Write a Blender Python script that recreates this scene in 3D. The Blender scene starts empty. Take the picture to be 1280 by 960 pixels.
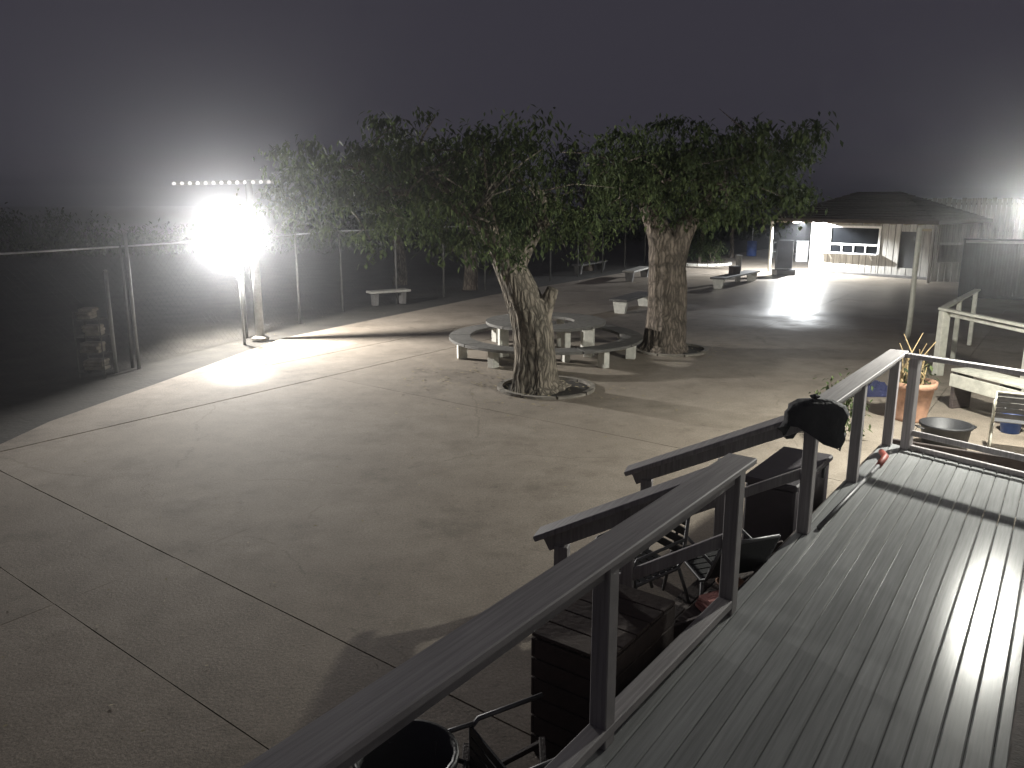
import bpy, math, random
from mathutils import Vector, Matrix

random.seed(7)
# ---------------------------------------------------------------- camera, world, exposure
scene = bpy.context.scene
PITCH = math.atan(228 / 1000)
CAM_H = 3.2
cam_data = bpy.data.cameras.new('camera')
cam_data.sensor_width = 36.0
cam_data.lens = 36.0 * 1000 / 1280
cam_data.clip_start = 0.05
cam_data.clip_end = 2000
cam = bpy.data.objects.new('camera', cam_data)
cam.location = (0, 0, CAM_H)
cam.rotation_euler = (math.pi / 2 - PITCH, 0, 0)
scene.collection.objects.link(cam)
scene.camera = cam

world = bpy.data.worlds.new('World')
scene.world = world
world.use_nodes = True
bg = world.node_tree.nodes['Background']
bg.inputs['Color'].default_value = (0.86, 0.80, 1.05, 1)     # light-polluted night sky
bg.inputs['Strength'].default_value = 0.044

scene.view_settings.view_transform = 'Standard'
scene.view_settings.look = 'None'
scene.view_settings.exposure = 0
scene.view_settings.gamma = 1
scene.render.engine = 'CYCLES'
scene.cycles.use_denoising = True
scene.cycles.max_bounces = 5
scene.cycles.diffuse_bounces = 3
scene.cycles.volume_bounces = 0
scene.cycles.sample_clamp_indirect = 4
scene.cycles.use_light_tree = True

# lamps of the place (each belongs to a fixture built further down)
LAMP1 = Vector((-6.55, 18.75, 2.47))      # yard floodlight on the fence pole
LAMP2 = Vector((6.08, 9.32, 3.17))       # wall lamp of the clubhouse, just right of the picture
LAMP3 = Vector((13.17, 36.93, 2.45))        # lamp under the kiosk eave
P1A, P1B, P1C = 4500, 4500, 4500
P2, P3 = 3000, 4600
HAZE_DENSITY = 0.0027

# ---------------------------------------------------------------- helpers
C = scene.collection
ct, st = math.cos(PITCH), math.sin(PITCH)


def G(u, v, z=0.0):
    """point of the place at height z that the photograph shows at (u, v) of 1280 x 960"""
    x, y = (u - 640) / 1000, (480 - v) / 1000
    d = Vector((x, ct + y * st, y * ct - st))
    return Vector((0, 0, CAM_H)) + d * ((z - CAM_H) / d.z)


def az(deg):
    return Vector((math.sin(math.radians(deg)), math.cos(math.radians(deg)), 0))


class MB:
    def __init__(self):
        self.v, self.f = [], []

    def add(self, vs, fs):
        n = len(self.v)
        self.v += [Vector(p) for p in vs]
        self.f += [tuple(i + n for i in f) for f in fs]
        return self

    def box(self, c, s, M=None):
        """box centred on c with full sizes s, turned by the 3x3 matrix M about its centre"""
        c = Vector(c)
        vs = []
        for dz in (-.5, .5):
            for dx, dy in ((-.5, -.5), (.5, -.5), (.5, .5), (-.5, .5)):
                p = Vector((dx * s[0], dy * s[1], dz * s[2]))
                vs.append(c + (M @ p if M is not None else p))
        return self.add(vs, [(3, 2, 1, 0), (4, 5, 6, 7), (0, 1, 5, 4), (1, 2, 6, 5), (2, 3, 7, 6), (3, 0, 4, 7)])

    def cbox(self, c, s, M=None, b=0.006):
        """box with chamfered edges"""
        c = Vector(c)
        hx, hy, hz = s[0] / 2, s[1] / 2, s[2] / 2
        b = min(b, hx * .45, hy * .45, hz * .45)
        vs, idx = [], {}
        for sx in (-1, 1):
            for sy in (-1, 1):
                for sz in (-1, 1):
                    for k in range(3):
                        p = [sx * (hx - b), sy * (hy - b), sz * (hz - b)]
                        p[k] += (sx, sy, sz)[k] * b
                        p = Vector(p)
                        idx[(sx, sy, sz, k)] = len(vs)
                        vs.append(c + (M @ p if M is not None else p))
        fs = []
        for k in range(3):
            i, j = (k + 1) % 3, (k + 2) % 3
            for s0 in (-1, 1):
                q = []
                for a, d in ((-1, -1), (1, -1), (1, 1), (-1, 1)):
                    t = [0, 0, 0]
                    t[k], t[i], t[j] = s0, a, d
                    q.append(idx[(*t, k)])
                fs.append(q if s0 > 0 else q[::-1])
        for k in range(3):
            i, j = (k + 1) % 3, (k + 2) % 3
            for a in (-1, 1):
                for d in (-1, 1):
                    q = []
                    for (e, ax) in ((-1, i), (1, i), (1, j), (-1, j)):
                        t = [0, 0, 0]
                        t[k], t[i], t[j] = e, a, d
                        q.append(idx[(*t, ax)])
                    fs.append(q if a * d < 0 else q[::-1])
        for sx in (-1, 1):
            for sy in (-1, 1):
                for sz in (-1, 1):
                    q = [idx[(sx, sy, sz, k)] for k in range(3)]
                    fs.append(q if sx * sy * sz > 0 else q[::-1])
        return self.add(vs, fs)

    def beam(self, a, b, w, h, up=(0, 0, 1), ch=0.006):
        """bar from a to b, w wide and h high"""
        a, b = Vector(a), Vector(b)
        d = (b - a)
        L = d.length
        x = d.normalized()
        y = Vector(up).cross(x)
        if y.length < 1e-4:
            y = Vector((0, 1, 0)).cross(x)
        y.normalize()
        z = x.cross(y)
        M = Matrix((x, y, z)).transposed()
        return self.cbox((a + b) / 2, (L, w, h), M, ch)

    def tube(self, pts, rad, n=8, cap=True, ripple=None):
        pts = [Vector(p) for p in pts]
        if not isinstance(rad, (list, tuple)):
            rad = [rad] * len(pts)
        base = len(self.v)
        ref = None
        for i, p in enumerate(pts):
            t = (pts[min(i + 1, len(pts) - 1)] - pts[max(i - 1, 0)]).normalized()
            if ref is None:
                ref = Vector((1, 0, 0)) if abs(t.x) < .8 else Vector((0, 1, 0))
            x = (ref - t * ref.dot(t)).normalized()
            ref = x
            y = t.cross(x)
            for k in range(n):
                a = 2 * math.pi * k / n
                r = rad[i] * (ripple(k, i) if ripple else 1)
                self.v.append(p + x * math.cos(a) * r + y * math.sin(a) * r)
        for i in range(len(pts) - 1):
            for k in range(n):
                a, b = base + i * n + k, base + i * n + (k + 1) % n
                self.f.append((a, b, b + n, a + n))
        if cap:
            self.f.append(tuple(base + k for k in range(n))[::-1])
            self.f.append(tuple(base + (len(pts) - 1) * n + k for k in range(n)))
        return self

    def lathe(self, prof, c=(0, 0, 0), n=24, closed=True):
        c = Vector(c)
        base = len(self.v)
        m = len(prof)
        for k in range(n):
            a = 2 * math.pi * k / n
            for r, z in prof:
                self.v.append(c + Vector((r * math.cos(a), r * math.sin(a), z)))
        for k in range(n):
            for i in range(m - 1):
                a, b = base + k * m + i, base + ((k + 1) % n) * m + i
                self.f.append((a, b, b + 1, a + 1))
        if closed:
            if prof[0][0] > 1e-6:
                self.f.append(tuple(base + k * m for k in range(n))[::-1])
            if prof[-1][0] > 1e-6:
                self.f.append(tuple(base + k * m + m - 1 for k in range(n)))
        return self

    def prism(self, poly, z0, z1):
        """extruded ground polygon (counter-clockwise list of (x, y))"""
        n = len(poly)
        vs = [(p[0], p[1], z0) for p in poly] + [(p[0], p[1], z1) for p in poly]
        fs = [tuple(range(n))[::-1], tuple(range(n, 2 * n))]
        fs += [(i, (i + 1) % n, n + (i + 1) % n, n + i) for i in range(n)]
        return self.add(vs, fs)

    def arc_slab(self, c, r0, r1, a0, a1, z0, z1, n=6):
        """curved plank of a ring"""
        vs, fs = [], []
        for i in range(n + 1):
            a = a0 + (a1 - a0) * i / n
            for r, z in ((r0, z0), (r1, z0), (r1, z1), (r0, z1)):
                vs.append((c[0] + r * math.cos(a), c[1] + r * math.sin(a), z))
        for i in range(n):
            for k in range(4):
                a, b = i * 4 + k, i * 4 + (k + 1) % 4
                fs.append((a, a + 4, b + 4, b)[::-1])
        fs += [(0, 1, 2, 3)[::-1], tuple(n * 4 + k for k in range(4))]
        return self.add(vs, fs)

    def build(self, name, material, parent=None, smooth=False):
        me = bpy.data.meshes.new(name)
        inv = parent.matrix_basis.inverted() if parent is not None else None
        vs = self.v
        if parent is not None:
            off = world_offset(parent)
            vs = [p - off for p in vs]
        me.from_pydata([tuple(p) for p in vs], [], self.f)
        me.materials.append(MAT[material])
        if smooth:
            for p in me.polygons:
                p.use_smooth = True
        me.update()
        o = bpy.data.objects.new(name, me)
        C.objects.link(o)
        if parent is not None:
            o.parent = parent
        return o


def world_offset(o):
    off = Vector((0, 0, 0))
    while o is not None:
        off += o.location
        o = o.parent
    return off


def tag(o, label=None, cat=None, group=None, kind=None):
    if label:
        o['label'] = label
    if cat:
        o['category'] = cat
    if group:
        o['group'] = group
    if kind:
        o['kind'] = kind
    return o


def thing(name, label, cat, loc=(0, 0, 0), group=None):
    o = bpy.data.objects.new(name, None)
    o.empty_display_size = 0.2
    C.objects.link(o)
    o.location = loc
    return tag(o, label, cat, group)


def rotz(deg):
    return Matrix.Rotation(math.radians(deg), 3, 'Z')


def frame_of(x):
    """3x3 matrix whose first column is the flat direction x"""
    x = Vector((x[0], x[1], 0)).normalized()
    return Matrix((x, Vector((-x.y, x.x, 0)), Vector((0, 0, 1)))).transposed()


def clip(poly, n, d):
    """part of a polygon where n.p <= d"""
    out = []
    for i in range(len(poly)):
        p, q = Vector(poly[i]), Vector(poly[(i + 1) % len(poly)])
        sp, sq = p.dot(n) - d, q.dot(n) - d
        if sp <= 0:
            out.append(p)
        if sp * sq < 0:
            out.append(p + (q - p) * (sp / (sp - sq)))
    return out


# ---------------------------------------------------------------- materials
MAT = {}


def mat(name, col, rough=0.7, var=0.25, scale=6.0, bump=0.15, metal=0.0, col2=None, spec=0.5, stretch=None, bscale=None, detail=6, tone=0.0, grain=None):
    m = bpy.data.materials.new(name)
    m.use_nodes = True
    nt = m.node_tree
    N, L = nt.nodes, nt.links
    b = N['Principled BSDF']
    b.inputs['Roughness'].default_value = rough
    b.inputs['Metallic'].default_value = metal
    b.inputs['Specular IOR Level'].default_value = spec
    tc = N.new('ShaderNodeTexCoord')
    mp = N.new('ShaderNodeMapping')
    L.new(tc.outputs['Object'], mp.inputs['Vector'])
    if grain is not None:
        mp.vector_type = 'TEXTURE'
        mp.inputs['Rotation'].default_value = (0, 0, math.radians(grain))
        mp.inputs['Scale'].default_value = (1.0, .035, 1.0)
    if stretch:
        mp.inputs['Scale'].default_value = stretch
    nz = N.new('ShaderNodeTexNoise')
    nz.inputs['Scale'].default_value = scale
    nz.inputs['Detail'].default_value = detail
    nz.inputs['Roughness'].default_value = 0.65
    L.new(mp.outputs['Vector'], nz.inputs['Vector'])
    rp = N.new('ShaderNodeValToRGB')
    rp.color_ramp.elements[0].position = 0.32
    rp.color_ramp.elements[1].position = 0.68
    c2 = col2 or tuple(c * (1 + var) for c in col)
    c1 = tuple(c * (1 - var) for c in col)
    rp.color_ramp.elements[0].color = (*c1, 1)
    rp.color_ramp.elements[1].color = (*c2, 1)
    L.new(nz.outputs['Fac'], rp.inputs['Fac'])
    if tone:
        oi = N.new('ShaderNodeObjectInfo')
        mr = N.new('ShaderNodeMapRange')
        mr.inputs['To Min'].default_value, mr.inputs['To Max'].default_value = 1 - tone, 1 + tone
        L.new(oi.outputs['Random'], mr.inputs['Value'])
        mu = N.new('ShaderNodeVectorMath')
        mu.operation = 'SCALE'
        L.new(rp.outputs['Color'], mu.inputs[0])
        L.new(mr.outputs[0], mu.inputs['Scale'])
        L.new(mu.outputs[0], b.inputs['Base Color'])
    else:
        L.new(rp.outputs['Color'], b.inputs['Base Color'])
    if bump:
        n2 = N.new('ShaderNodeTexNoise')
        n2.inputs['Scale'].default_value = bscale or scale * 6
        n2.inputs['Detail'].default_value = 4
        L.new(mp.outputs['Vector'], n2.inputs['Vector'])
        bp = N.new('ShaderNodeBump')
        bp.inputs['Strength'].default_value = bump
        bp.inputs['Distance'].default_value = 0.02
        L.new(n2.outputs['Fac'], bp.inputs['Height'])
        L.new(bp.outputs['Normal'], b.inputs['Normal'])
    MAT[name] = m
    return m


def emit(name, col, strength):
    m = bpy.data.materials.new(name)
    m.use_nodes = True
    nt = m.node_tree
    nt.nodes.remove(nt.nodes['Principled BSDF'])
    e = nt.nodes.new('ShaderNodeEmission')
    e.inputs['Color'].default_value = (*col, 1)
    e.inputs['Strength'].default_value = strength
    nt.links.new(e.outputs[0], nt.nodes['Material Output'].inputs['Surface'])
    MAT[name] = m


mat('dirt', (0.04, 0.036, 0.03), 0.95, 0.4, 1.2, 0.6, bscale=14)
mat('soil', (0.03, 0.025, 0.02), 0.95, 0.4, 9, 0.8)
mat('rim_concrete', (0.22, 0.20, 0.17), 0.85, 0.3, 6, 0.3)
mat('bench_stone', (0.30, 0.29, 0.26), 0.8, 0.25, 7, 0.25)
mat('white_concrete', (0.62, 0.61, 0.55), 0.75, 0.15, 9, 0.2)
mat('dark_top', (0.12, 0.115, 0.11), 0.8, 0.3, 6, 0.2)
mat('table_wood', (0.125, 0.12, 0.11), 0.75, 0.3, 4, 0.3, stretch=(3, 3, 12))
mat('rail_paint', (0.29, 0.272, 0.275), 0.65, 0.28, 1.8, 0.03, bscale=8, grain=53.5, detail=9, tone=0.06)
mat('pale_paint', (0.50, 0.49, 0.42), 0.6, 0.2, 8, 0.2)
mat('deck_board', (0.26, 0.265, 0.265), 0.19, 0.17, 1.6, 0.03, spec=0.09, bscale=9, tone=0.10, grain=55.1, detail=9)
mat('galvanised', (0.42, 0.43, 0.44), 0.45, 0.15, 10, 0.05, metal=0.6)
mat('dull_wire', (0.03, 0.029, 0.027), 0.8, 0.2, 10, 0)
mat('fence_post', (0.08, 0.078, 0.072), 0.7, 0.3, 10, 0.1)
mat('pole_paint', (0.24, 0.24, 0.23), 0.6, 0.2, 8, 0.1)
mat('housing', (0.05, 0.05, 0.055), 0.5, 0.2, 8, 0.05)
mat('siding', (0.36, 0.345, 0.315), 0.75, 0.3, 3, 0.3, stretch=(5, 5, .6), tone=0.12)
mat('trim_white', (0.62, 0.61, 0.58), 0.6, 0.12, 8, 0.1)
mat('shingle', (0.055, 0.045, 0.042), 0.9, 0.35, 9, 0.5)
mat('dark_inside', (0.02, 0.02, 0.022), 0.6, 0.2, 4, 0.05)
mat('glass_dark', (0.006, 0.0065, 0.0075), 0.12, 0.1, 4, 0.0, spec=0.3)
mat('rafter_wood', (0.34, 0.29, 0.20), 0.8, 0.3, 6, 0.2)
mat('barrel_blue', (0.03, 0.08, 0.30), 0.45, 0.2, 5, 0.1)
mat('blue_cloth', (0.02, 0.024, 0.07), 0.85, 0.3, 6, 0.5)
mat('sign_dark', (0.03, 0.03, 0.035), 0.35, 0.3, 10, 0.05)
mat('sign_print', (0.09, 0.085, 0.09), 0.5, 0.8, 11, 0.02, col2=(0.22, 0.2, 0.2))
mat('metal_white', (0.65, 0.65, 0.65), 0.4, 0.08, 6, 0.03)
mat('terracotta', (0.36, 0.205, 0.135), 0.85, 0.3, 7, 0.2)
mat('black_plastic', (0.018, 0.018, 0.02), 0.5, 0.2, 8, 0.1)
mat('chair_metal', (0.13, 0.13, 0.135), 0.5, 0.2, 10, 0.03, metal=0.4)
mat('red_paint', (0.24, 0.045, 0.03), 0.55, 0.2, 10, 0.1)
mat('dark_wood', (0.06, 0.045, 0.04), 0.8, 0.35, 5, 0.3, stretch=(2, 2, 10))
mat('chest_dark', (0.045, 0.036, 0.045), 0.6, 0.2, 4, 0.1)
mat('brown_box', (0.06, 0.042, 0.036), 0.85, 0.25, 4, 0.2)
mat('tarp_grey', (0.055, 0.058, 0.066), 0.8, 0.2, 2.5, 0.5, bscale=5)
mat('bag_black', (0.025, 0.024, 0.03), 0.8, 0.2, 5, 0.9, bscale=16)
mat('dry_stem', (0.36, 0.27, 0.14), 0.85, 0.3, 12, 0.2)
mat('wall_paint', (0.30, 0.30, 0.29), 0.8, 0.15, 3, 0.2)
mat('leaf_litter', (0.32, 0.27, 0.16), 0.85, 0.4, 1.5, 0)
mat('cloth_pink', (0.40, 0.17, 0.15), 0.85, 0.2, 8, 0.3)
emit('led', (1.0, 0.98, 0.95), 60)
emit('crossarm_glow', (1.0, .97, .93), .8)
emit('led_wall', (1.0, 1.0, 0.9), 40)


def bark(name, col):
    m = bpy.data.materials.new(name)
    m.use_nodes = True
    N, L = m.node_tree.nodes, m.node_tree.links
    b = N['Principled BSDF']
    b.inputs['Roughness'].default_value = .95
    b.inputs['Specular IOR Level'].default_value = .15
    tc = N.new('ShaderNodeTexCoord')
    nz = N.new('ShaderNodeTexNoise')
    nz.inputs['Scale'].default_value = 3.0
    nz.inputs['Detail'].default_value = 5
    L.new(tc.outputs['Object'], nz.inputs['Vector'])
    ad = N.new('ShaderNodeMixRGB')
    ad.blend_type = 'ADD'
    ad.inputs['Fac'].default_value = .22
    L.new(tc.outputs['Object'], ad.inputs['Color1'])
    L.new(nz.outputs['Color'], ad.inputs['Color2'])
    mp = N.new('ShaderNodeMapping')
    mp.inputs['Scale'].default_value = (13, 13, 2.6)
    L.new(ad.outputs['Color'], mp.inputs['Vector'])
    vo = N.new('ShaderNodeTexVoronoi')
    vo.feature = 'DISTANCE_TO_EDGE'
    vo.inputs['Scale'].default_value = 1.0
    L.new(mp.outputs['Vector'], vo.inputs['Vector'])
    rp = N.new('ShaderNodeValToRGB')
    rp.color_ramp.elements[0].position, rp.color_ramp.elements[1].position = .0, .28
    rp.color_ramp.elements[0].color = (*[c * .45 for c in col], 1)
    rp.color_ramp.elements[1].color = (*[c * 1.3 for c in col], 1)
    L.new(vo.outputs['Distance'], rp.inputs['Fac'])
    n2 = N.new('ShaderNodeTexNoise')
    n2.inputs['Scale'].default_value = 2.2
    n2.inputs['Detail'].default_value = 8
    L.new(tc.outputs['Object'], n2.inputs['Vector'])
    r2 = N.new('ShaderNodeValToRGB')
    r2.color_ramp.elements[0].position, r2.color_ramp.elements[1].position = .3, .7
    r2.color_ramp.elements[0].color = (.6, .6, .58, 1)
    r2.color_ramp.elements[1].color = (1.3, 1.25, 1.2, 1)
    L.new(n2.outputs['Fac'], r2.inputs['Fac'])
    mu = N.new('ShaderNodeMixRGB')
    mu.blend_type = 'MULTIPLY'
    mu.inputs['Fac'].default_value = 1
    L.new(rp.outputs['Color'], mu.inputs['Color1'])
    L.new(r2.outputs['Color'], mu.inputs['Color2'])
    L.new(mu.outputs['Color'], b.inputs['Base Color'])
    bp = N.new('ShaderNodeBump')
    bp.inputs['Strength'].default_value = .9
    bp.inputs['Distance'].default_value = .05
    L.new(vo.outputs['Distance'], bp.inputs['Height'])
    L.new(bp.outputs['Normal'], b.inputs['Normal'])
    MAT[name] = m


bark('bark_grey', (.21, .19, .16))
bark('bark_brown', (.17, .147, .126))


def leaf_mat(name, c1, c2):
    m = bpy.data.materials.new(name)
    m.use_nodes = True
    N, L = m.node_tree.nodes, m.node_tree.links
    b = N['Principled BSDF']
    g = N.new('ShaderNodeNewGeometry')
    rp = N.new('ShaderNodeValToRGB')
    rp.color_ramp.elements[0].color = (*c1, 1)
    rp.color_ramp.elements[1].color = (*c2, 1)
    L.new(g.outputs['Random Per Island'], rp.inputs['Fac'])
    L.new(rp.outputs['Color'], b.inputs['Base Color'])
    b.inputs['Roughness'].default_value = 0.75
    b.inputs['Specular IOR Level'].default_value = 0.2
    tr = N.new('ShaderNodeBsdfTranslucent')
    L.new(rp.outputs['Color'], tr.inputs['Color'])
    mx = N.new('ShaderNodeMixShader')
    mx.inputs['Fac'].default_value = 0.3
    L.new(b.outputs[0], mx.inputs[1])
    L.new(tr.outputs[0], mx.inputs[2])
    L.new(mx.outputs[0], N['Material Output'].inputs['Surface'])
    MAT[name] = m


leaf_mat('leaf', (0.03, 0.047, 0.02), (0.10, 0.13, 0.05))
leaf_mat('leaf_dark', (0.02, 0.035, 0.015), (0.06, 0.09, 0.03))


def concrete():
    m = bpy.data.materials.new('plaza_concrete')
    m.use_nodes = True
    N, L = m.node_tree.nodes, m.node_tree.links
    b = N['Principled BSDF']
    tc = N.new('ShaderNodeTexCoord')

    def noise(scale, detail=5, rough=.6):
        n = N.new('ShaderNodeTexNoise')
        n.inputs['Scale'].default_value = scale
        n.inputs['Detail'].default_value = detail
        n.inputs['Roughness'].default_value = rough
        L.new(tc.outputs['Object'], n.inputs['Vector'])
        return n

    def ramp(src, p0, c0, p1, c1):
        r = N.new('ShaderNodeValToRGB')
        r.color_ramp.elements[0].position, r.color_ramp.elements[1].position = p0, p1
        r.color_ramp.elements[0].color, r.color_ramp.elements[1].color = (*c0, 1), (*c1, 1)
        L.new(src, r.inputs['Fac'])
        return r
    big = ramp(noise(0.35, 4).outputs['Fac'], .3, (.235, .197, .155), .7, (.315, .272, .222))
    mid = ramp(noise(2.2, 7, .7).outputs['Fac'], .3, (.78, .77, .76), .72, (1.1, 1.1, 1.1))
    fine = ramp(noise(48, 4, .85).outputs['Fac'], .32, (.6, .6, .6), .68, (1.32, 1.32, 1.32))
    stain = ramp(noise(0.9, 8, .72).outputs['Fac'], .52, (1, 1, 1), .66, (.72, .71, .69))
    drip = ramp(noise(6.5, 5, .7).outputs['Fac'], .60, (1, 1, 1), .70, (.74, .73, .72))
    wv = N.new('ShaderNodeMixRGB')
    wv.blend_type = 'ADD'
    wv.inputs['Fac'].default_value = 1.0
    L.new(tc.outputs['Object'], wv.inputs['Color1'])
    L.new(noise(.5, 7).outputs['Color'], wv.inputs['Color2'])
    vo = N.new('ShaderNodeTexVoronoi')
    vo.feature = 'DISTANCE_TO_EDGE'
    vo.inputs['Scale'].default_value = .17
    L.new(wv.outputs['Color'], vo.inputs['Vector'])
    ck = N.new('ShaderNodeMath')
    ck.operation = 'MULTIPLY_ADD'
    L.new(ramp(noise(.45, 3).outputs['Fac'],   .50, (0, 0, 0), .54, (1, 1, 1)).outputs['Color'], ck.inputs[0])
    ck.inputs[1].default_value = .02
    L.new(vo.outputs['Distance'], ck.inputs[2])
    crack = ramp(ck.outputs[0], .0006, (.74, .73, .71), .002, (1, 1, 1))
    oi = N.new('ShaderNodeObjectInfo')
    rr = ramp(oi.outputs['Random'], 0, (.93, .93, .93), 1, (1.06, 1.06, 1.06))
    cur = big.outputs['Color']
    for x in (mid, fine, stain, drip, crack, rr):
        mul = N.new('ShaderNodeMix')
        mul.data_type = 'RGBA'
        mul.blend_type = 'MULTIPLY'
        mul.inputs['Factor'].default_value = 1
        L.new(cur, mul.inputs['A'])
        L.new(x.outputs['Color'], mul.inputs['B'])
        cur = mul.outputs['Result']
    L.new(cur, b.inputs['Base Color'])
    # hosed-down, smoother patch of ground in front of the kiosk
    sub = N.new('ShaderNodeVectorMath')
    sub.operation = 'SUBTRACT'
    L.new(tc.outputs['Object'], sub.inputs[0])
    sub.inputs[1].default_value = (10.6, 29.0, 0)
    ln = N.new('ShaderNodeVectorMath')
    ln.operation = 'LENGTH'
    L.new(sub.outputs[0], ln.inputs[0])
    wob = N.new('ShaderNodeMath')
    wob.operation = 'MULTIPLY_ADD'
    L.new(noise(0.55, 5).outputs['Fac'], wob.inputs[0])
    wob.inputs[1].default_value = 9.0
    L.new(ln.outputs['Value'], wob.inputs[2])
    rg = N.new('ShaderNodeMapRange')
    rg.interpolation_type = 'SMOOTHSTEP'
    rg.inputs['From Min'].default_value = 8.5
    rg.inputs['From Max'].default_value = 15.0
    rg.inputs['To Min'].default_value = 0.30
    rg.inputs['To Max'].default_value = 0.85
    L.new(wob.outputs[0], rg.inputs['Value'])
    L.new(rg.outputs[0], b.inputs['Roughness'])
    bp = N.new('ShaderNodeBump')
    bp.inputs['Strength'].default_value = 0.22
    bp.inputs['Distance'].default_value = 0.02
    L.new(noise(40, 5, .7).outputs['Fac'], bp.inputs['Height'])
    L.new(bp.outputs['Normal'], b.inputs['Normal'])
    MAT['plaza_concrete'] = m


concrete()

# ---------------------------------------------------------------- the ground
g = MB()
g.add([(-400, -60, -.05), (400, -60, -.05), (400, 600, -.05), (-400, 600, -.05)], [(0, 1, 2, 3)])
tag(g.build('ground', 'dirt'), kind='structure')

LEFT_EDGE = [(-7.3, -4), (-7.0, 10.4), (-6.75, 12.8), (-6.1, 16.6), (-5.45, 19.2), (-4.5, 23.3), (-.57, 28.3), (4.23, 35.5), (9.0, 43), (13, 52)]
PLAZA = LEFT_EDGE + [(30, 60), (34, 40), (34, -4)]
PLAZA = PLAZA[::-1]
A_DIR, B_DIR = az(35), az(128)
NA = Vector((A_DIR.y, -A_DIR.x, 0))
NB = Vector((-B_DIR.y, B_DIR.x, 0))
plaza = thing('plaza', None, None)
tag(plaza, kind='structure')
a_lines = [-24, -17.8, -13.0, -11.26, -6.47, -1.6, 3.2, 8.0, 13.0, 18, 23, 29]
b_lines = [-9, -3.5, 2.4, 3.47, 9.4, 15.6, 21.8, 28, 34, 40.5, 47, 54, 61, 70]
A_GAP = {-13.0: .008, -11.26: .009, -6.47: .003}
B_GAP = {2.4: .003, 3.47: .0055}


def ear_free(poly):
    return poly


# the outline is not convex: cut it into convex strips between the points of its left edge
cells = []
for i in range(len(LEFT_EDGE) - 1):
    (x0, y0), (x1, y1) = LEFT_EDGE[i], LEFT_EDGE[i + 1]
    cells.append((y0, y1, Vector((x0, y0, 0)), Vector((x1, y1, 0))))


def slab_poly(lo_a, hi_a, lo_b, hi_b):
    den = NA.x * NB.y - NA.y * NB.x

    def pt(a, b_):
        return Vector(((a * NB.y - b_ * NA.y) / den, (NA.x * b_ - NB.x * a) / den, 0))
    return [pt(lo_a, lo_b), pt(hi_a, lo_b), pt(hi_a, hi_b), pt(lo_a, hi_b)]


def area(p):
    return sum(p[i].x * p[(i + 1) % len(p)].y - p[(i + 1) % len(p)].x * p[i].y for i in range(len(p))) / 2


# convex outline of the paved yard: chamfered rectangle, good enough at every edge the photograph shows
EDGES = []
pts = [Vector((x, y, 0)) for x, y in [(-7.15, -4), (-6.9, 11.5), (-5.55, 19.0), (-4.6, 22.6)]]
pts2 = [Vector((x, y, 0)) for x, y in [(-4.6, 22.6), (13, 51)]]


def halfplane(p, q):
    d = (q - p).normalized()
    n = Vector((-d.y, d.x, 0))       # points to the left of p->q: outside
    return n, n.dot(p)


H1 = halfplane(Vector((-7.15, -4, 0)), Vector((-6.9, 11.5, 0)))
H2 = halfplane(Vector((-6.9, 11.5, 0)), Vector((-5.5, 19.0, 0)))
H3 = halfplane(Vector((-5.5, 19.0, 0)), Vector((-.6, 28.3, 0)))
H4 = halfplane(Vector((-.6, 28.3, 0)), Vector((13.5, 50.0, 0)))
HB = (Vector((0, -1, 0)), 4)
HT = (Vector((0, 1, 0)), 56)
HR = (Vector((1, 0, 0)), 36)
for i in range(len(a_lines) - 1):
    for j in range(len(b_lines) - 1):
        p = slab_poly(a_lines[i] + A_GAP.get(a_lines[i], .0025), a_lines[i + 1] - A_GAP.get(a_lines[i + 1], .0025),
                      b_lines[j] + B_GAP.get(b_lines[j], .0025), b_lines[j + 1] - B_GAP.get(b_lines[j + 1], .0025))
        if area(p) < 0:
            p = p[::-1]
        for h in (H1, H2, H3, H4, HB, HT, HR):
            p = clip(p, *h) if len(p) > 2 else []
        if len(p) < 3 or area(p) < 0.05:
            continue
        # worn, slightly ragged edges
        q = []
        for k in range(len(p)):
            a, b = p[k], p[(k + 1) % len(p)]
            m_ = max(1, int((b - a).length / .35))
            nn = Vector((a.y - b.y, b.x - a.x, 0)).normalized()
            q.append(a)
            q += [a.lerp(b, f / m_) + nn * random.uniform(-.001, .006) * random.random() for f in range(1, m_)]
        MB().prism(q, -0.06, random.uniform(-0.003, 0.003)).build('slab', 'plaza_concrete', plaza)

lit = MB()
rl = random.Random(3)
for k in range(900):
    x, y = rl.uniform(-6.4, 5), rl.uniform(4.2, 24)
    a, s = rl.uniform(0, 6.3), rl.uniform(.006, .02)
    u, w = Vector((math.cos(a), math.sin(a), rl.uniform(-.15, .25))) * s, Vector((-math.sin(a), math.cos(a), rl.uniform(0, .3))) * s * .5
    p = Vector((x, y, .012))
    lit.add([p - u, p + w, p + u, p - w], [(0, 1, 2, 3)])
for (cx, cy) in ((.6, 13.7), (3.5, 17.4), (-.8, 14.5)):
    for k in range(170):
        a, q = rl.uniform(0, 6.3), .4 + abs(rl.gauss(0, .9))
        x, y = cx + math.cos(a) * q, cy + math.sin(a) * q
        a, s = rl.uniform(0, 6.3), rl.uniform(.015, .05)
        u, w = Vector((math.cos(a), math.sin(a), rl.uniform(-.1, .15))) * s, Vector((-math.sin(a), math.cos(a), rl.uniform(0, .2))) * s * .45
        p = Vector((x, y, .024))
        lit.add([p - u, p + w, p + u, p - w], [(0, 1, 2, 3)])
tag(lit.build('fallen_leaves', 'leaf_litter'), 'dry leaf bits scattered over the concrete yard', 'leaves', kind='stuff')

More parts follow.
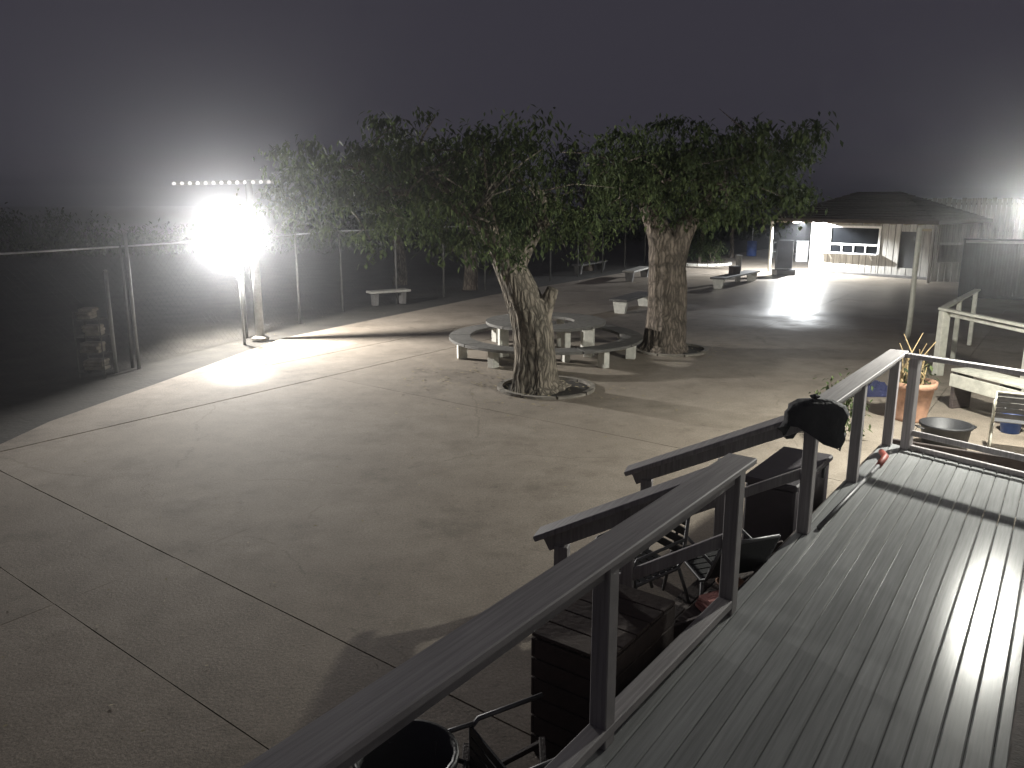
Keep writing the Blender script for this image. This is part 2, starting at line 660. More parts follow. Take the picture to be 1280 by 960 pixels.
# ---------------------------------------------------------------- trees
def leaf_cloud(mb, rnd, c, spread, n, size):
    """hanging twig cluster: leaves droop from a short twig"""
    for _ in range(n):
        p = c + Vector((rnd.gauss(0, spread), rnd.gauss(0, spread), rnd.gauss(0, spread * .75)))
        a = rnd.uniform(0, 2 * math.pi)
        droop = rnd.uniform(.35, 1.35)
        d = Vector((math.cos(a) * math.cos(droop), math.sin(a) * math.cos(droop), -math.sin(droop)))
        s = Vector((-math.sin(a), math.cos(a), rnd.uniform(-.4, .4))).normalized()
        L = size * rnd.uniform(.7, 1.3)
        w = L * rnd.uniform(.17, .26)
        fold = d.cross(s) * w * .35
        mb.add([p, p + d * L * .45 + s * w + fold, p + d * L, p + d * L * .45 - s * w + fold], [(0, 1, 2), (0, 2, 3)])


def make_tree(name, label, base, trunk_paths, crown_c, crown_r, seed, bark_mat, n_cl, leaf_n, leaf_size, flat=0.5, group=None, leaf='leaf', lobes=9, vox=.03):
    rnd = random.Random(seed)
    t = thing(name, label, 'tree', base, group)
    tr = MB()
    limbs = MB()
    ph = [rnd.uniform(0, 6.28) for _ in range(6)]
    ends = []
    for (path, rad, n) in trunk_paths:
        pts, rr = [], []
        for i in range(len(path) - 1):
            for k in range(6):
                f = k / 6
                pts.append(base + Vector(path[i]).lerp(Vector(path[i + 1]), f))
                rr.append(rad[i] + (rad[i + 1] - rad[i]) * f)
        pts.append(base + Vector(path[-1]))
        rr.append(rad[-1])
        # round the corners
        for _ in range(2):
            pts = [pts[0]] + [(pts[i - 1] + pts[i] * 2 + pts[i + 1]) / 4 for i in range(1, len(pts) - 1)] + [pts[-1]]
        jit = {}

        def rip(k, i, n=n):
            a = 2 * math.pi * k / n
            j = jit.setdefault((k, i), rnd.uniform(-.02, .02))
            ridge = .055 if k % 2 else -.04
            if k % 3 == 0:
                ridge *= .4
            return 1 + ridge + .06 * math.sin(3 * a + ph[0] + i * .15) + .04 * math.sin(5 * a + ph[1] - i * .22) + j
        tr.tube(pts, rr, n, True, rip)
        ends.append((pts[-1], rr[-1]))
    # limbs reach towards lobes of the crown
    lob = []
    for k in range(lobes):
        a = 2 * math.pi * (k + rnd.uniform(-.3, .3)) / lobes
        q = rnd.uniform(.45, .8)
        lob.append(crown_c + Vector((math.cos(a) * crown_r[0] * q, math.sin(a) * crown_r[1] * q, rnd.uniform(-.55, .6) * crown_r[2])))
    lob.append(crown_c + Vector((0, 0, crown_r[2] * .5)))
    tips = []
    for q in lob:
        e, r = min(ends, key=lambda x: (x[0] - q).length + rnd.uniform(0, .8))
        mid = e.lerp(q, .5) + Vector((rnd.uniform(-.3, .3), rnd.uniform(-.3, .3), rnd.uniform(.1, .5)))
        limbs.tube([e - Vector((0, 0, .15)), e.lerp(mid, .5) + Vector((0, 0, .12)), mid, mid.lerp(q, .55), q], [r * .62, r * .5, r * .36, r * .24, r * .1], 7)
        for _ in range(7):
            s = mid.lerp(q, rnd.uniform(0, 1))
            d = Vector((rnd.gauss(0, 1), rnd.gauss(0, 1), rnd.gauss(0, .6))).normalized() * rnd.uniform(.6, 1.5)
            d.z = min(d.z, crown_c.z + crown_r[2] * .95 - s.z)
            limbs.tube([s, s + d * .5 + Vector((0, 0, .1)), s + d], [r * .16, r * .1, r * .03], 5)
            tips.append(s + d)

    to = tr.build('trunk', bark_mat, t, smooth=True)
    rm = to.modifiers.new('melt', 'REMESH')
    rm.mode, rm.voxel_size, rm.use_smooth_shade = 'VOXEL', vox, True
    sm = to.modifiers.new('ease', 'SMOOTH')
    sm.factor, sm.iterations = .5, 2
    limbs.build('limb', bark_mat, t, smooth=True)
    cr = MB()
    for k in range(n_cl):
        if k % 3 == 0:
            c = tips[rnd.randrange(len(tips))] + Vector((rnd.gauss(0, .25), rnd.gauss(0, .25), rnd.gauss(0, .2)))
        else:
            q = lob[rnd.randrange(len(lob))]
            d = Vector((rnd.gauss(0, 1), rnd.gauss(0, 1), rnd.gauss(0, 1))).normalized() * rnd.uniform(.3, 1) ** .5
            c = q + Vector((d.x * crown_r[0] * .42, d.y * crown_r[1] * .42, d.z * crown_r[2] * .5))
        low = crown_c.z - crown_r[2]
        if c.z > crown_c.z + crown_r[2] * 1.05:
            continue
        if c.z < low:
            c.z = low + rnd.uniform(0, .5)
        leaf_cloud(cr, rnd, c, rnd.uniform(.09, .2), int(leaf_n * rnd.uniform(.5, 1.4)), leaf_size * rnd.uniform(.75, 1.2))
    cr.build('crown', leaf, t)
    return t


T1 = Vector((0.45, 13.62, 0.0))
make_tree('shade_tree', 'leaning grey-barked shade tree in front of the round table', T1,
          [([(0, 0, -.05), (-.04, 0, .12), (-.04, 0, .6), (-.10, 0, 1.2), (-.34, .04, 1.8), (-.66, .1, 2.45), (-.95, 0, 3.0)], [.56, .40, .35, .335, .285, .23, .17], 30),
           ([(-.02, 0, 1.25), (.16, -.06, 1.55), (.25, -.08, 1.78)], [.24, .13, .10], 14),
           ([(-.48, .1, 1.95), (-.22, .2, 2.5), (.15, .3, 3.0)], [.20, .17, .13], 14)],
          Vector((-1.0, 13.9, 3.4)), (3.0, 2.8, 1.05), 11, 'bark_grey', 250, 58, .125)
T2 = Vector((3.36, 17.4, 0.0))
make_tree('shade_tree', 'upright brown-barked shade tree with furrowed trunk between table and kiosk', T2,
          [([(0, 0, -.05), (.0, 0, .15), (.0, 0, .8), (-.03, 0, 1.7), (-.14, 0, 2.4), (-.5, .1, 3.2)], [.60, .46, .41, .39, .29, .17], 30),
           ([(.06, 0, 1.75), (.20, 0, 2.4), (.6, -.1, 3.2)], [.33, .26, .16], 20)],
          Vector((3.75, 17.2, 3.8)), (2.2, 2.7, 1.25), 23, 'bark_brown', 245, 54, .14)
for (c, r, lab) in ((Vector((.60, 13.72, 0)), .86, 'low concrete rim and soil pit round the leaning grey tree'),
                    (Vector((3.50, 17.42, 0)), .82, 'low concrete rim and soil pit round the upright brown tree')):
    t = thing('tree_pit', lab, 'tree pit', c)
    n = 9
    for k in range(n):
        MB().arc_slab(c, r - .09, r, 2 * math.pi * (k + .03) / n, 2 * math.pi * (k + .97) / n, -.02, .045 + random.uniform(-.012, .012), 5).build('rim_block', 'rim_concrete', t)
    s = MB()
    s.lathe([(0, .016), (r * .5, .02), (r - .1, .006)], c, 28, False)
    s.build('soil', 'soil', t)

# ---------------------------------------------------------------- round picnic table
RC = Vector((0.72, 17.0, 0))
t = thing('round_picnic_table', 'ring-shaped picnic table with circular bench behind the leaning tree', 'picnic table', RC)
for k in range(10):
    a0, a1 = 2 * math.pi * (k + .012) / 10, 2 * math.pi * (k + .988) / 10
    MB().arc_slab(RC, 1.62, 2.07, a0, a1, .355, .41, 6).build('bench_seat', 'table_wood', t)
    if k % 1 == 0:
        a = 2 * math.pi * (k + .5) / 10
        d = Vector((math.cos(a), math.sin(a), 0))
        MB().cbox(RC + d * 1.85 + Vector((0, 0, .176)), (.20, .14, .357), frame_of(d), .01).build('bench_support', 'white_concrete', t)
for k in range(8):
    a0, a1 = 2 * math.pi * (k + .015) / 8, 2 * math.pi * (k + .985) / 8
    MB().arc_slab(RC, .62, 1.28, a0, a1, .67, .725, 6).build('table_top', 'table_wood', t)
    a = 2 * math.pi * (k + .5) / 8
    d = Vector((math.cos(a), math.sin(a), 0))
    MB().cbox(RC + d * .98 + Vector((0, 0, .335)), (.20, .13, .67), frame_of(d), .01).build('table_support', 'white_concrete', t)

# ---------------------------------------------------------------- concrete benches
def slab_bench(label, p0, p1, h=.43, w=.46, end='white_concrete', top='dark_top', group='concrete slab benches in the yard', ov=.12):
    p0, p1 = Vector((p0[0], p0[1], 0)), Vector((p1[0], p1[1], 0))
    d = (p1 - p0).normalized()
    M = frame_of(d)
    t = thing('slab_bench', label, 'bench', (p0 + p1) / 2, group)
    MB().beam(p0 - d * ov + Vector((0, 0, h - .035)), p1 + d * ov + Vector((0, 0, h - .035)), w + .1, .07).build('seat', top, t)
    side = Vector((-d.y, d.x, 0))
    for q in (p0 + d * .08, p1 - d * .08):
        m = MB()
        vs = []
        for dd in (-.07, .07):
            for (s, z) in ((-.33, 0), (.33, 0), (.48, h - .072), (-.48, h - .072)):
                vs.append(q + d * dd + side * s * w + Vector((0, 0, z)))
        m.add(vs, [(0, 1, 2, 3), (7, 6, 5, 4), (0, 4, 5, 1), (1, 5, 6, 2), (2, 6, 7, 3), (3, 7, 4, 0)])
        m.build('bench_support', end, t)
    return t


slab_bench('concrete bench with white flared ends half hidden by the upright brown tree', G(774, 392), G(806, 382))
slab_bench('long concrete bench with pale end and box on top, before the lit kiosk ground', G(897, 361), G(940, 351))
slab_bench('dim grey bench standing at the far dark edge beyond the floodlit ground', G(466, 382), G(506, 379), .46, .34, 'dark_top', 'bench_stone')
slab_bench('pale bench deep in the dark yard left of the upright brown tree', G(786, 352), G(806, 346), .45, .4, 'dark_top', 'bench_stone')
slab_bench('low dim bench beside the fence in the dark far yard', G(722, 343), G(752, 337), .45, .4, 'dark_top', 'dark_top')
bx = G(917, 356)
t = thing('wooden_box', 'small dark box standing on the long concrete bench', 'box', bx + Vector((0, 0, .431)))
MB().cbox(bx + Vector((0, 0, .571)), (.34, .30, .28), rotz(20), .01).build('body', 'dark_wood', t)
MB().cbox(bx + Vector((0, 0, .725)), (.37, .33, .028), rotz(20), .006).build('lid', 'dark_top', t)
pst = G(922, 352)
t = thing('square_post', 'short grey square post standing behind the long concrete bench', 'post', pst)
MB().cbox(pst + Vector((0, 0, .52)), (.17, .17, 1.04), rotz(15), .01).build('shaft', 'bench_stone', t)
MB().cbox(pst + Vector((0, 0, 1.06)), (.21, .21, .04), rotz(15), .01).build('cap', 'bench_stone', t)

# ---------------------------------------------------------------- floodlight on its pole
pb = Vector((-6.0, 18.85, -.05))
t = thing('floodlight_pole', 'tall grey pole with glaring white floodlight at the fence', 'floodlight', pb)
MB().tube([pb, pb + Vector((0, 0, 1.9)), pb + Vector((-.02, 0, 3.72))], [.10, .095, .085], 12).build('pole', 'pole_paint', t, True)
MB().lathe([(.20, 0), (.20, .06), (.12, .10), (0, .10)], pb + Vector((0, 0, .03)), 14).build('base_collar', 'rim_concrete', t)
MB().beam(pb + Vector((-1.75, .0, 3.66)), pb + Vector((.55, .0, 3.70)), .09, .09).build('crossarm', 'metal_white', t)
for i in range(13):
    q = pb + Vector((-1.7 + i * .18, -.06, 3.665 + i * .003))
    MB().lathe([(0, -.05), (.035, -.045), (.045, -.01), (.03, .02), (0, .03)], q, 10).build('added_bulb', 'crossarm_glow', t)  # glow added so the crossarm looks bright; the floodlight does not reach it
aim = Vector((7.2, -7.4, -2.2)).normalized()
M1 = aim.to_track_quat('Z', 'Y').to_matrix()
lc = LAMP1 - aim * .16
MB().beam(pb + Vector((-.05, 0, 2.5)), lc - aim * .04, .06, .06).build('bracket', 'housing', t)
MB().cbox(lc - aim * .02, (.50, .40, .07), M1, .012).build('housing', 'housing', t)
for k in range(-4, 5):
    MB().box(lc - aim * .08 + M1 @ Vector((k * .05, 0, 0)), (.008, .34, .05), M1).build('cooling_fin', 'housing', t)
MB().box(lc + aim * .03, (.44, .34, .02), M1).build('lens', 'led', t)
blocker_dir = az(174)
MB().beam(LAMP1 + Vector((-.15, .12, 0)), LAMP1 + Vector((-.15, .12, 0)) + blocker_dir * .72, .012, .62, ch=.003).build('added_barn_door', 'housing', t)  # added plate that keeps the floodlight off the dirt on this side
MB().beam(LAMP1 - aim * .14 + Vector((0, 0, .25)), LAMP1 + Vector((aim.x, aim.y, 0)) * .42 + Vector((0, 0, .22)), .62, .012, ch=.003).build('added_visor', 'housing', t)  # added plate that cuts the upward light on the tree crown


def spot(name, loc, target, power, cone, blend, col, rad=.12):
    l = bpy.data.lights.new(name, 'SPOT')
    l.energy, l.spot_size, l.spot_blend, l.color, l.shadow_soft_size = power, math.radians(cone), blend, col, rad
    o = bpy.data.objects.new(name, l)
    C.objects.link(o)
    o.location = loc
    o.rotation_euler = (Vector(target) - Vector(loc)).to_track_quat('-Z', 'Y').to_euler()
    return o


def point(name, loc, power, col, rad=.1):
    l = bpy.data.lights.new(name, 'POINT')
    l.energy, l.color, l.shadow_soft_size = power, col, rad
    o = bpy.data.objects.new(name, l)
    C.objects.link(o)
    o.location = loc
    return o


W1 = (1.0, .97, .92)
spot('flood_near_beam', LAMP1, G(300, 465), P1A, 17, 1, W1)
spot('flood_side_beam', LAMP1, G(408, 430), P1B, 15, 1, W1)
point('flood_spread', LAMP1, P1C, W1, .10)

# ---------------------------------------------------------------- fence along the dirt edge
fe = [Vector(p + (-.05,)) for p in [(-9.3, 8.0), (-8.9, 12.6), (-7.6, 15.7), (-6.45, 19.25), (-5.1, 24.0), (-1.0, 29.8), (4.2, 37.5), (9.5, 46)]]
fh = 2.4
t = thing('wire_fence', 'wire mesh fence with thin metal posts along the dark yard edge', 'fence', fe[0])
posts = []
for i in range(len(fe) - 1):
    L = (fe[i + 1] - fe[i]).length
    n = max(1, round(L / 2.6))
    posts += [fe[i].lerp(fe[i + 1], k / n) for k in range(n)]
posts.append(fe[-1])
for p in posts:
    MB().tube([p, p + Vector((0, 0, fh + .03))], .032, 8).build('post', 'fence_post', t, True)
for i in range(len(posts) - 1):
    MB().tube([posts[i] + Vector((0, 0, fh)), posts[i + 1] + Vector((0, 0, fh))], .02, 6).build('top_rail', 'galvanised', t, True)
wm = MB()
for i in range(len(posts) - 1):
    a, b = posts[i], posts[i + 1]
    L = (b - a).length
    n = int(L / .16)
    d = (b - a) / n
    for s in (1, -1):
        for k in range(-14, n + 14):
            k0, k1 = k, k + s * 14
            z0, z1 = .04, fh
            f0, f1 = 0, 1
            lo, hi = 0, n
            # clip the diagonal to the bay
            if k1 == k0:
                continue
            ta, tb = (lo - k0) / (k1 - k0), (hi - k0) / (k1 - k0)
            f0, f1 = max(0, min(ta, tb)), min(1, max(ta, tb))
            if f1 <= f0:
                continue
            p = a + d * (k0 + (k1 - k0) * f0) + Vector((0, 0, z0 + (z1 - z0) * f0))
            q = a + d * (k0 + (k1 - k0) * f1) + Vector((0, 0, z0 + (z1 - z0) * f1))
            wm.tube([p, q], .001, 3, False)
o = wm.build('wire_mesh', 'dull_wire', t)
o['kind'] = 'stuff'

# slim posts that stand by the floodlight
for (u, v, top, lab) in ((174, 461, 307, 'thin pale metal pole left of the floodlight glare, the tallest there'),
                         (146, 466, 352, 'short thin pole next to the tall pale pole by the dark fence'),
                         (306, 431, 345, 'slim dark-edged pole right beside the floodlight pole')):
    p = G(u, v, -.05)
    hgt = (v - top) / 1000 * (p - Vector((0, 0, CAM_H))).length * .985
    t = thing('thin_pole', lab, 'pole', p)
    MB().tube([p, p + Vector((0, 0, hgt))], .034, 8).build('shaft', 'pole_paint', t, True)
    MB().lathe([(.045, 0), (.045, .03), (0, .05)], p + Vector((0, 0, hgt)), 8).build('cap', 'pole_paint', t)

# wire rack with pale bundles at the dark edge on the left
rp = G(122, 470, -.05)
t = thing('wire_rack', 'dim wire rack stacked with pale bundles by the dark fence', 'rack', rp)
for sx in (-.24, .24):
    for sy in (-.18, .18):
        MB().tube([rp + Vector((sx, sy, 0)), rp + Vector((sx, sy, 1.25))], .013, 6).build('leg', 'fence_post', t)
for z in (.12, .45, .78, 1.1):
    m = MB()
    for k in range(9):
        m.box(rp + Vector((-.24 + k * .06, 0, z)), (.008, .36, .008))
    m.box(rp + Vector((0, -.18, z - .008)), (.48, .008, .008)).box(rp + Vector((0, .18, z - .008)), (.48, .008, .008))
    m.build('shelf', 'fence_post', t)
for i, (z, w, dx) in enumerate(((.13, .40, .0), (.46, .36, -.03), (.79, .33, .02), (1.11, .26, -.05))):
    bt = ['biggest pale bundle on the bottom shelf of the wire rack', 'pale bundle on the second shelf of the wire rack', 'pale bundle on the third shelf of the wire rack', 'smallest pale bundle on top of the wire rack'][i]
    m = MB()
    rr = random.Random(i)
    for q in range(3):
        m.cbox(rp + Vector((dx + rr.uniform(-.02, .02), rr.uniform(-.02, .02), z + .035 + q * .066)), (w * rr.uniform(.85, 1.1), .30 * rr.uniform(.8, 1.05), .064), rotz(rr.uniform(-14, 14)), .028)
    o = m.build('bundle', 'rim_concrete', smooth=False)
    tag(o, bt, 'bundle', 'bundles on the wire rack')

# ---------------------------------------------------------------- kiosk
LC = Vector((14.0, 38.0, 0))
e1 = Vector((.643, -.766, 0)).normalized()
e2 = Vector((e1.y, -e1.x, 0))            # outwards, towards the yard
e2 = e2 if e2.x < 0 else -e2
MK = frame_of(e1)
LEN, DEP, WH = 5.7, 3.2, 2.42
k = thing('kiosk', 'wooden kiosk with wide serving window, plank walls and dark hip roof', 'kiosk', LC)


def K(s, o, z):
    """point of the kiosk: s along its front, o outwards, z up"""
    return LC + e1 * s + e2 * o + Vector((0, 0, z))


WS0, WS1, DS0, DS1 = 1.0, 3.2, 4.15, 4.8
WZ0, WZ1, DZ0, DZ1 = .95, 2.06, .42, 1.95
bw = .3
nb = round(LEN / bw)
bw = LEN / nb


def cut_spans(a, b, z0, z1, holes):
    spans = [(z0, z1)]
    for (s0, s1, h0, h1) in holes:
        if b > s0 + .02 and a < s1 - .02:
            new = []
            for (q0, q1) in spans:
                if h1 <= q0 or h0 >= q1:
                    new.append((q0, q1))
                    continue
                if h0 > q0:
                    new.append((q0, h0))
                if h1 < q1:
                    new.append((h1, q1))
            spans = new
    return spans


# board edges also fall on the openings
edges = sorted(set([i * bw for i in range(nb + 1)] + [WS0, WS1, DS0, DS1]))
edges = [e for i, e in enumerate(edges) if i == 0 or e - edges[i - 1] > .05 or e in (WS0, WS1, DS0, DS1)]
rk = random.Random(5)
for a, b in zip(edges[:-1], edges[1:]):
    for (q0, q1) in cut_spans(a, b, .05, WH, [(WS0, WS1, WZ0, WZ1), (DS0, DS1, DZ0, DZ1)]):
        MB().cbox(K((a + b) / 2, rk.uniform(-.006, .006), (q0 + q1) / 2), (b - a - .022, .035, q1 - q0 - .004), MK, .006).build('wall_board', 'siding', k)
for i in range(round(DEP / .3)):
    MB().cbox(K(-.02 + rk.uniform(-.006, .006), -.15 - i * .3, WH / 2 + .02), (.035, .278, WH - .05), MK, .006).build('wall_board', 'siding', k)
    MB().cbox(K(LEN + .02, -.15 - i * .3, WH / 2 + .02), (.035, .278, WH - .05), MK, .006).build('wall_board', 'siding', k)
m = MB()
m.box(K(LEN / 2, -DEP + .02, WH / 2), (LEN, .04, WH), MK)
m.box(K(LEN / 2, -DEP / 2, .06), (LEN - .06, DEP - .06, .08), MK)
# dark backing behind the boards
m.box(K(WS0 / 2, -.05, WH / 2), (WS0, .03, WH - .06), MK)
m.box(K((WS1 + DS0) / 2, -.05, WH / 2), (DS0 - WS1, .03, WH - .06), MK)
m.box(K((DS1 + LEN) / 2, -.05, WH / 2), (LEN - DS1 - .02, .03, WH - .06), MK)
m.box(K((WS0 + WS1) / 2, -.05, WZ0 / 2), (WS1 - WS0 - .006, .03, WZ0 - .08), MK)
m.box(K((DS0 + DS1) / 2, -.05, DZ0 / 2 + .02), (DS1 - DS0 - .006, .03, DZ0 - .06), MK)
m.build('inner_shell', 'dark_inside', k)
win = MB()
win.cbox(K(WS0 - .05, .03, (WZ0 + WZ1) / 2 - .02), (.10, .07, WZ1 - WZ0 + .10), MK).build('window_frame', 'trim_white', k)
MB().cbox(K(WS1 + .05, .03, (WZ0 + WZ1) / 2 - .02), (.10, .07, WZ1 - WZ0 + .10), MK).build('window_frame', 'trim_white', k)
MB().cbox(K((WS0 + WS1) / 2, .035, WZ1 + .05), (WS1 - WS0 + .24, .08, .10), MK).build('window_frame', 'trim_white', k)
MB().cbox(K((WS0 + WS1) / 2, .028, 1.32), (WS1 - WS0 - .01, .06, .085), MK).build('window_rail', 'trim_white', k)
for i in range(1, 4):
    MB().cbox(K(WS0 + (WS1 - WS0) * i / 4, .024, 1.125), (.06, .05, .30), MK).build('window_mullion', 'trim_white', k)
for i in range(4):
    MB().box(K(WS0 + (WS1 - WS0) * (i + .5) / 4, -.012, 1.125), ((WS1 - WS0) / 4 - .07, .012, .29), MK).build('pane', 'glass_dark', k)
MB().box(K((WS0 + WS1) / 2, -.02, 1.71), (WS1 - WS0 - .02, .012, .68), MK).build('pane', 'glass_dark', k)
MB().cbox(K((WS0 + WS1) / 2 - .12, .16, .93), (WS1 - WS0 + .5, .36, .05), MK, .01).build('serving_shelf', 'metal_white', k)
for s in (WS0 + .1, WS1 - .2):
    MB().beam(K(s, .04, .66), K(s, .30, .90), .05, .05).build('shelf_bracket', 'trim_white', k)
MB().box(K((DS0 + DS1) / 2, -.03, (DZ0 + DZ1) / 2), (DS1 - DS0 - .02, .03, DZ1 - DZ0), MK).build('dutch_door', 'dark_inside', k)
for s in (DS0 - .04, DS1 + .04):
    MB().cbox(K(s, .03, (DZ0 + DZ1) / 2), (.07, .06, DZ1 - DZ0 + .04), MK).build('door_frame', 'siding', k)
MB().cbox(K(LEN / 2, .10, .03), (LEN + .3, .30, .14), MK, .01).build('plinth', 'dark_top', k)
# roof
RS0, RS1, RO, RB = -1.35, LEN + .65, 1.75, -DEP - .5
EZ, RZ = 2.44, 3.62
ri0, ri1 = RS0 + 2.9, RS1 - 2.9
ym = (RO + RB) / 2
rf = MB()
rf.add([K(RS0, RO, EZ), K(RS1, RO, EZ), K(RS1, RB, EZ), K(RS0, RB, EZ), K(ri0, ym, RZ), K(ri1, ym, RZ)],
       [(0, 1, 5, 4), (1, 2, 5), (2, 3, 4, 5), (3, 0, 4)])
rf.add([K(RS0, RO, EZ - .05), K(RS1, RO, EZ - .05), K(RS1, RB, EZ - .05), K(RS0, RB, EZ - .05)], [(3, 2, 1, 0)])
roof = rf.build('roof', 'shingle', k)
# courses of shingles as raised strips on the two slopes that show
for i in range(12):
    f0 = i / 12
    for (a, b, c, d_) in ((K(RS0, RO, EZ), K(RS1, RO, EZ), K(ri1, ym, RZ), K(ri0, ym, RZ)), (K(RS1, RO, EZ), K(RS1, RB, EZ), K(ri1, ym, RZ), K(ri1, ym, RZ))):
        l0, r0 = a.lerp(d_, f0), b.lerp(c, f0)
        l1, r1 = a.lerp(d_, f0 + 1 / 12), b.lerp(c, f0 + 1 / 12)
        nrm = (b - a).cross(d_ - a).normalized()
        vs = [l0, r0, r1, l1] + [l0 + nrm * .03, r0 + nrm * .03, r1 + nrm * .006, l1 + nrm * .006]
        MB().add(vs, [(0, 1, 5, 4), (4, 5, 6, 7), (1, 2, 6, 5), (3, 0, 4, 7)]).build('shingle_course', 'shingle', roof)
for (p, q) in ((K(RS0, RO, EZ), K(RS1, RO, EZ)), (K(RS1, RO, EZ), K(RS1, RB, EZ)), (K(RS0, RB, EZ), K(RS0, RO, EZ))):
    MB().beam(p - Vector((0, 0, .06)), q - Vector((0, 0, .06)), .03, .14).build('fascia', 'dark_wood', roof)
for i in range(14):
    s = RS0 + .25 + i * (RS1 - RS0 - .5) / 13
    MB().beam(K(s, .02, EZ - .08), K(s, RO - .05, EZ - .12), .06, .10).build('rafter', 'rafter_wood', roof)
for (s, o_) in ((RS0 + .25, RO - .15), (RS1 - .2, RO - .15), (RS1 - .2, RB + .6)):
    MB().cbox(K(s, o_, (EZ - .1) / 2), (.11, .11, EZ - .12), MK, .01).build('veranda_post', 'pale_paint' if s < 0 else 'siding', k)
# lamp under the eave
t = thing('eave_lamp', 'small lamp fixed under the kiosk eave near its bright corner', 'lamp', LAMP3 + Vector((0, 0, .05)))
MB().lathe([(.02, .10), (.10, .06), (.12, .0), (.05, .0)], LAMP3 + Vector((0, 0, -.02)), 14).build('shade', 'housing', t)
MB().lathe([(0, -.03), (.025, -.02), (.03, .02), (0, .03)], LAMP3, 12).build('bulb', 'led', t)
point('eave_light', LAMP3 + Vector((0, 0, -.09)), P3, (.95, .98, 1.0), .03)

# things standing round the kiosk
sp = G(979, 344)
t = thing('display_board', 'dark upright display board on a block base, left of the kiosk', 'display board', sp)
Ms = rotz(8)
MB().cbox(sp + Vector((0, 0, .13)), (.86, .56, .26), Ms, .02).build('base', 'sign_dark', t)
MB().cbox(sp + Vector((0, .05, .90)), (.78, .16, 1.28), Ms, .04).build('panel', 'sign_dark', t)
MB().cbox(sp + Ms @ Vector((0, -.035, .92)), (.62, .012, .95), Ms, .004).build('poster', 'sign_print', t)
MB().cbox(sp + Ms @ Vector((0, -.045, .29)), (.74, .02, .05), Ms, .004).build('ledge', 'metal_white', t)
MB().lathe([(0, 0), (.20, .0), (.19, .03), (0, .045)], (0, 0, 0), 20).build('emblem_plate', 'chair_metal', t)
em = t.children[-1]
em.rotation_euler = (math.pi / 2, 0, math.radians(8))
em.location = Ms @ Vector((0, -.032, 1.38))
em.scale = (1, .55, 1)
for v in em.data.vertices:
    v.co += sp
fp = G(977, 322)
t = thing('tube_gate', 'white bent-tube frame standing behind the dark display board', 'frame', fp)
MB().tube([fp + Vector((-.55, 0, 0)), fp + Vector((-.55, 0, .80)), fp + Vector((-.47, 0, .88)), fp + Vector((.47, 0, .88)), fp + Vector((.55, 0, .80)), fp + Vector((.55, 0, 0))], .045, 8).build('tube', 'metal_white', t, True)
MB().tube([fp + Vector((-.55, 0, .35)), fp + Vector((.55, 0, .35))], .03, 6).build('crossbar', 'metal_white', t, True)
fr = G(1004, 328)
t = thing('white_freezer', 'bright white chest freezer against the kiosk side', 'freezer', fr)
MB().cbox(fr + Vector((0, .3, .55)), (.62, .62, 1.06), rotz(-20), .03).build('body', 'metal_white', t)
MB().cbox(fr + Vector((0, .3, 1.12)), (.66, .66, .07), rotz(-20), .02).build('lid', 'metal_white', t)
MB().cbox(fr + rotz(-20) @ Vector((0, -.05, .98)) + Vector((0, .0, 0)), (.22, .03, .03), rotz(-20), .006).build('handle', 'chair_metal', t)
lg = G(994, 326)
slab_bench('brown wooden bench beside the white freezer left of the kiosk', (lg.x - .5, lg.y), (lg.x + .45, lg.y - .1), .42, .36, 'dark_wood', 'dark_wood', group=None)
bp_ = G(939, 320)
t = thing('blue_barrel', 'blue plastic drum standing at the far end of the lit yard', 'barrel', bp_)
MB().lathe([(.27, 0), (.29, .03), (.29, .27), (.305, .29), (.29, .31), (.29, .58), (.305, .60), (.29, .62), (.29, .86), (.27, .9), (.25, .9), (.25, .87), (0, .87)], bp_, 20).build('body', 'barrel_blue', t, True)
MB().lathe([(.04, .87), (.04, .91), (0, .91)], bp_ + Vector((.13, 0, 0)), 8).build('bung', 'barrel_blue', t)
hp = bp_ + Vector((.16, .5, 0))
t = thing('thin_pole', 'thin stake rising right behind the blue drum', 'pole', hp)
MB().tube([hp, hp + Vector((0, 0, 1.65))], .03, 6).build('shaft', 'metal_white', t)
MB().lathe([(.04, 0), (.04, .03), (0, .05)], hp + Vector((0, 0, 1.65)), 8).build('cap', 'metal_white', t)


def shrub(name, label, base, h, r, n, seed, leaf='leaf', cat='shrub', size=.14, group=None, stems=5):
    rnd = random.Random(seed)
    t = thing(name, label, cat, base, group)
    st_, fo = MB(), MB()
    for _ in range(stems):
        a, q = rnd.uniform(0, 6.28), rnd.uniform(.2, .8)
        tip = base + Vector((math.cos(a) * r * q, math.sin(a) * r * q, h * rnd.uniform(.6, .9)))
        st_.tube([base + Vector((math.cos(a) * .04, math.sin(a) * .04, -.02)), base.lerp(tip, .5) + Vector((0, 0, h * .1)), tip], [.025 * h, .02 * h, .006], 5)
    for _ in range(n):
        a, q = rnd.uniform(0, 6.28), rnd.uniform(0, 1) ** .5
        z = rnd.uniform(.12, 1)
        leaf_cloud(fo, rnd, base + Vector((math.cos(a) * r * q * (1.1 - .5 * z), math.sin(a) * r * q * (1.1 - .5 * z), h * z)), .12 * h ** .5, 14, size)
    st_.build('stem', 'bark_brown', t)
    fo.build('foliage', leaf, t)
    return t


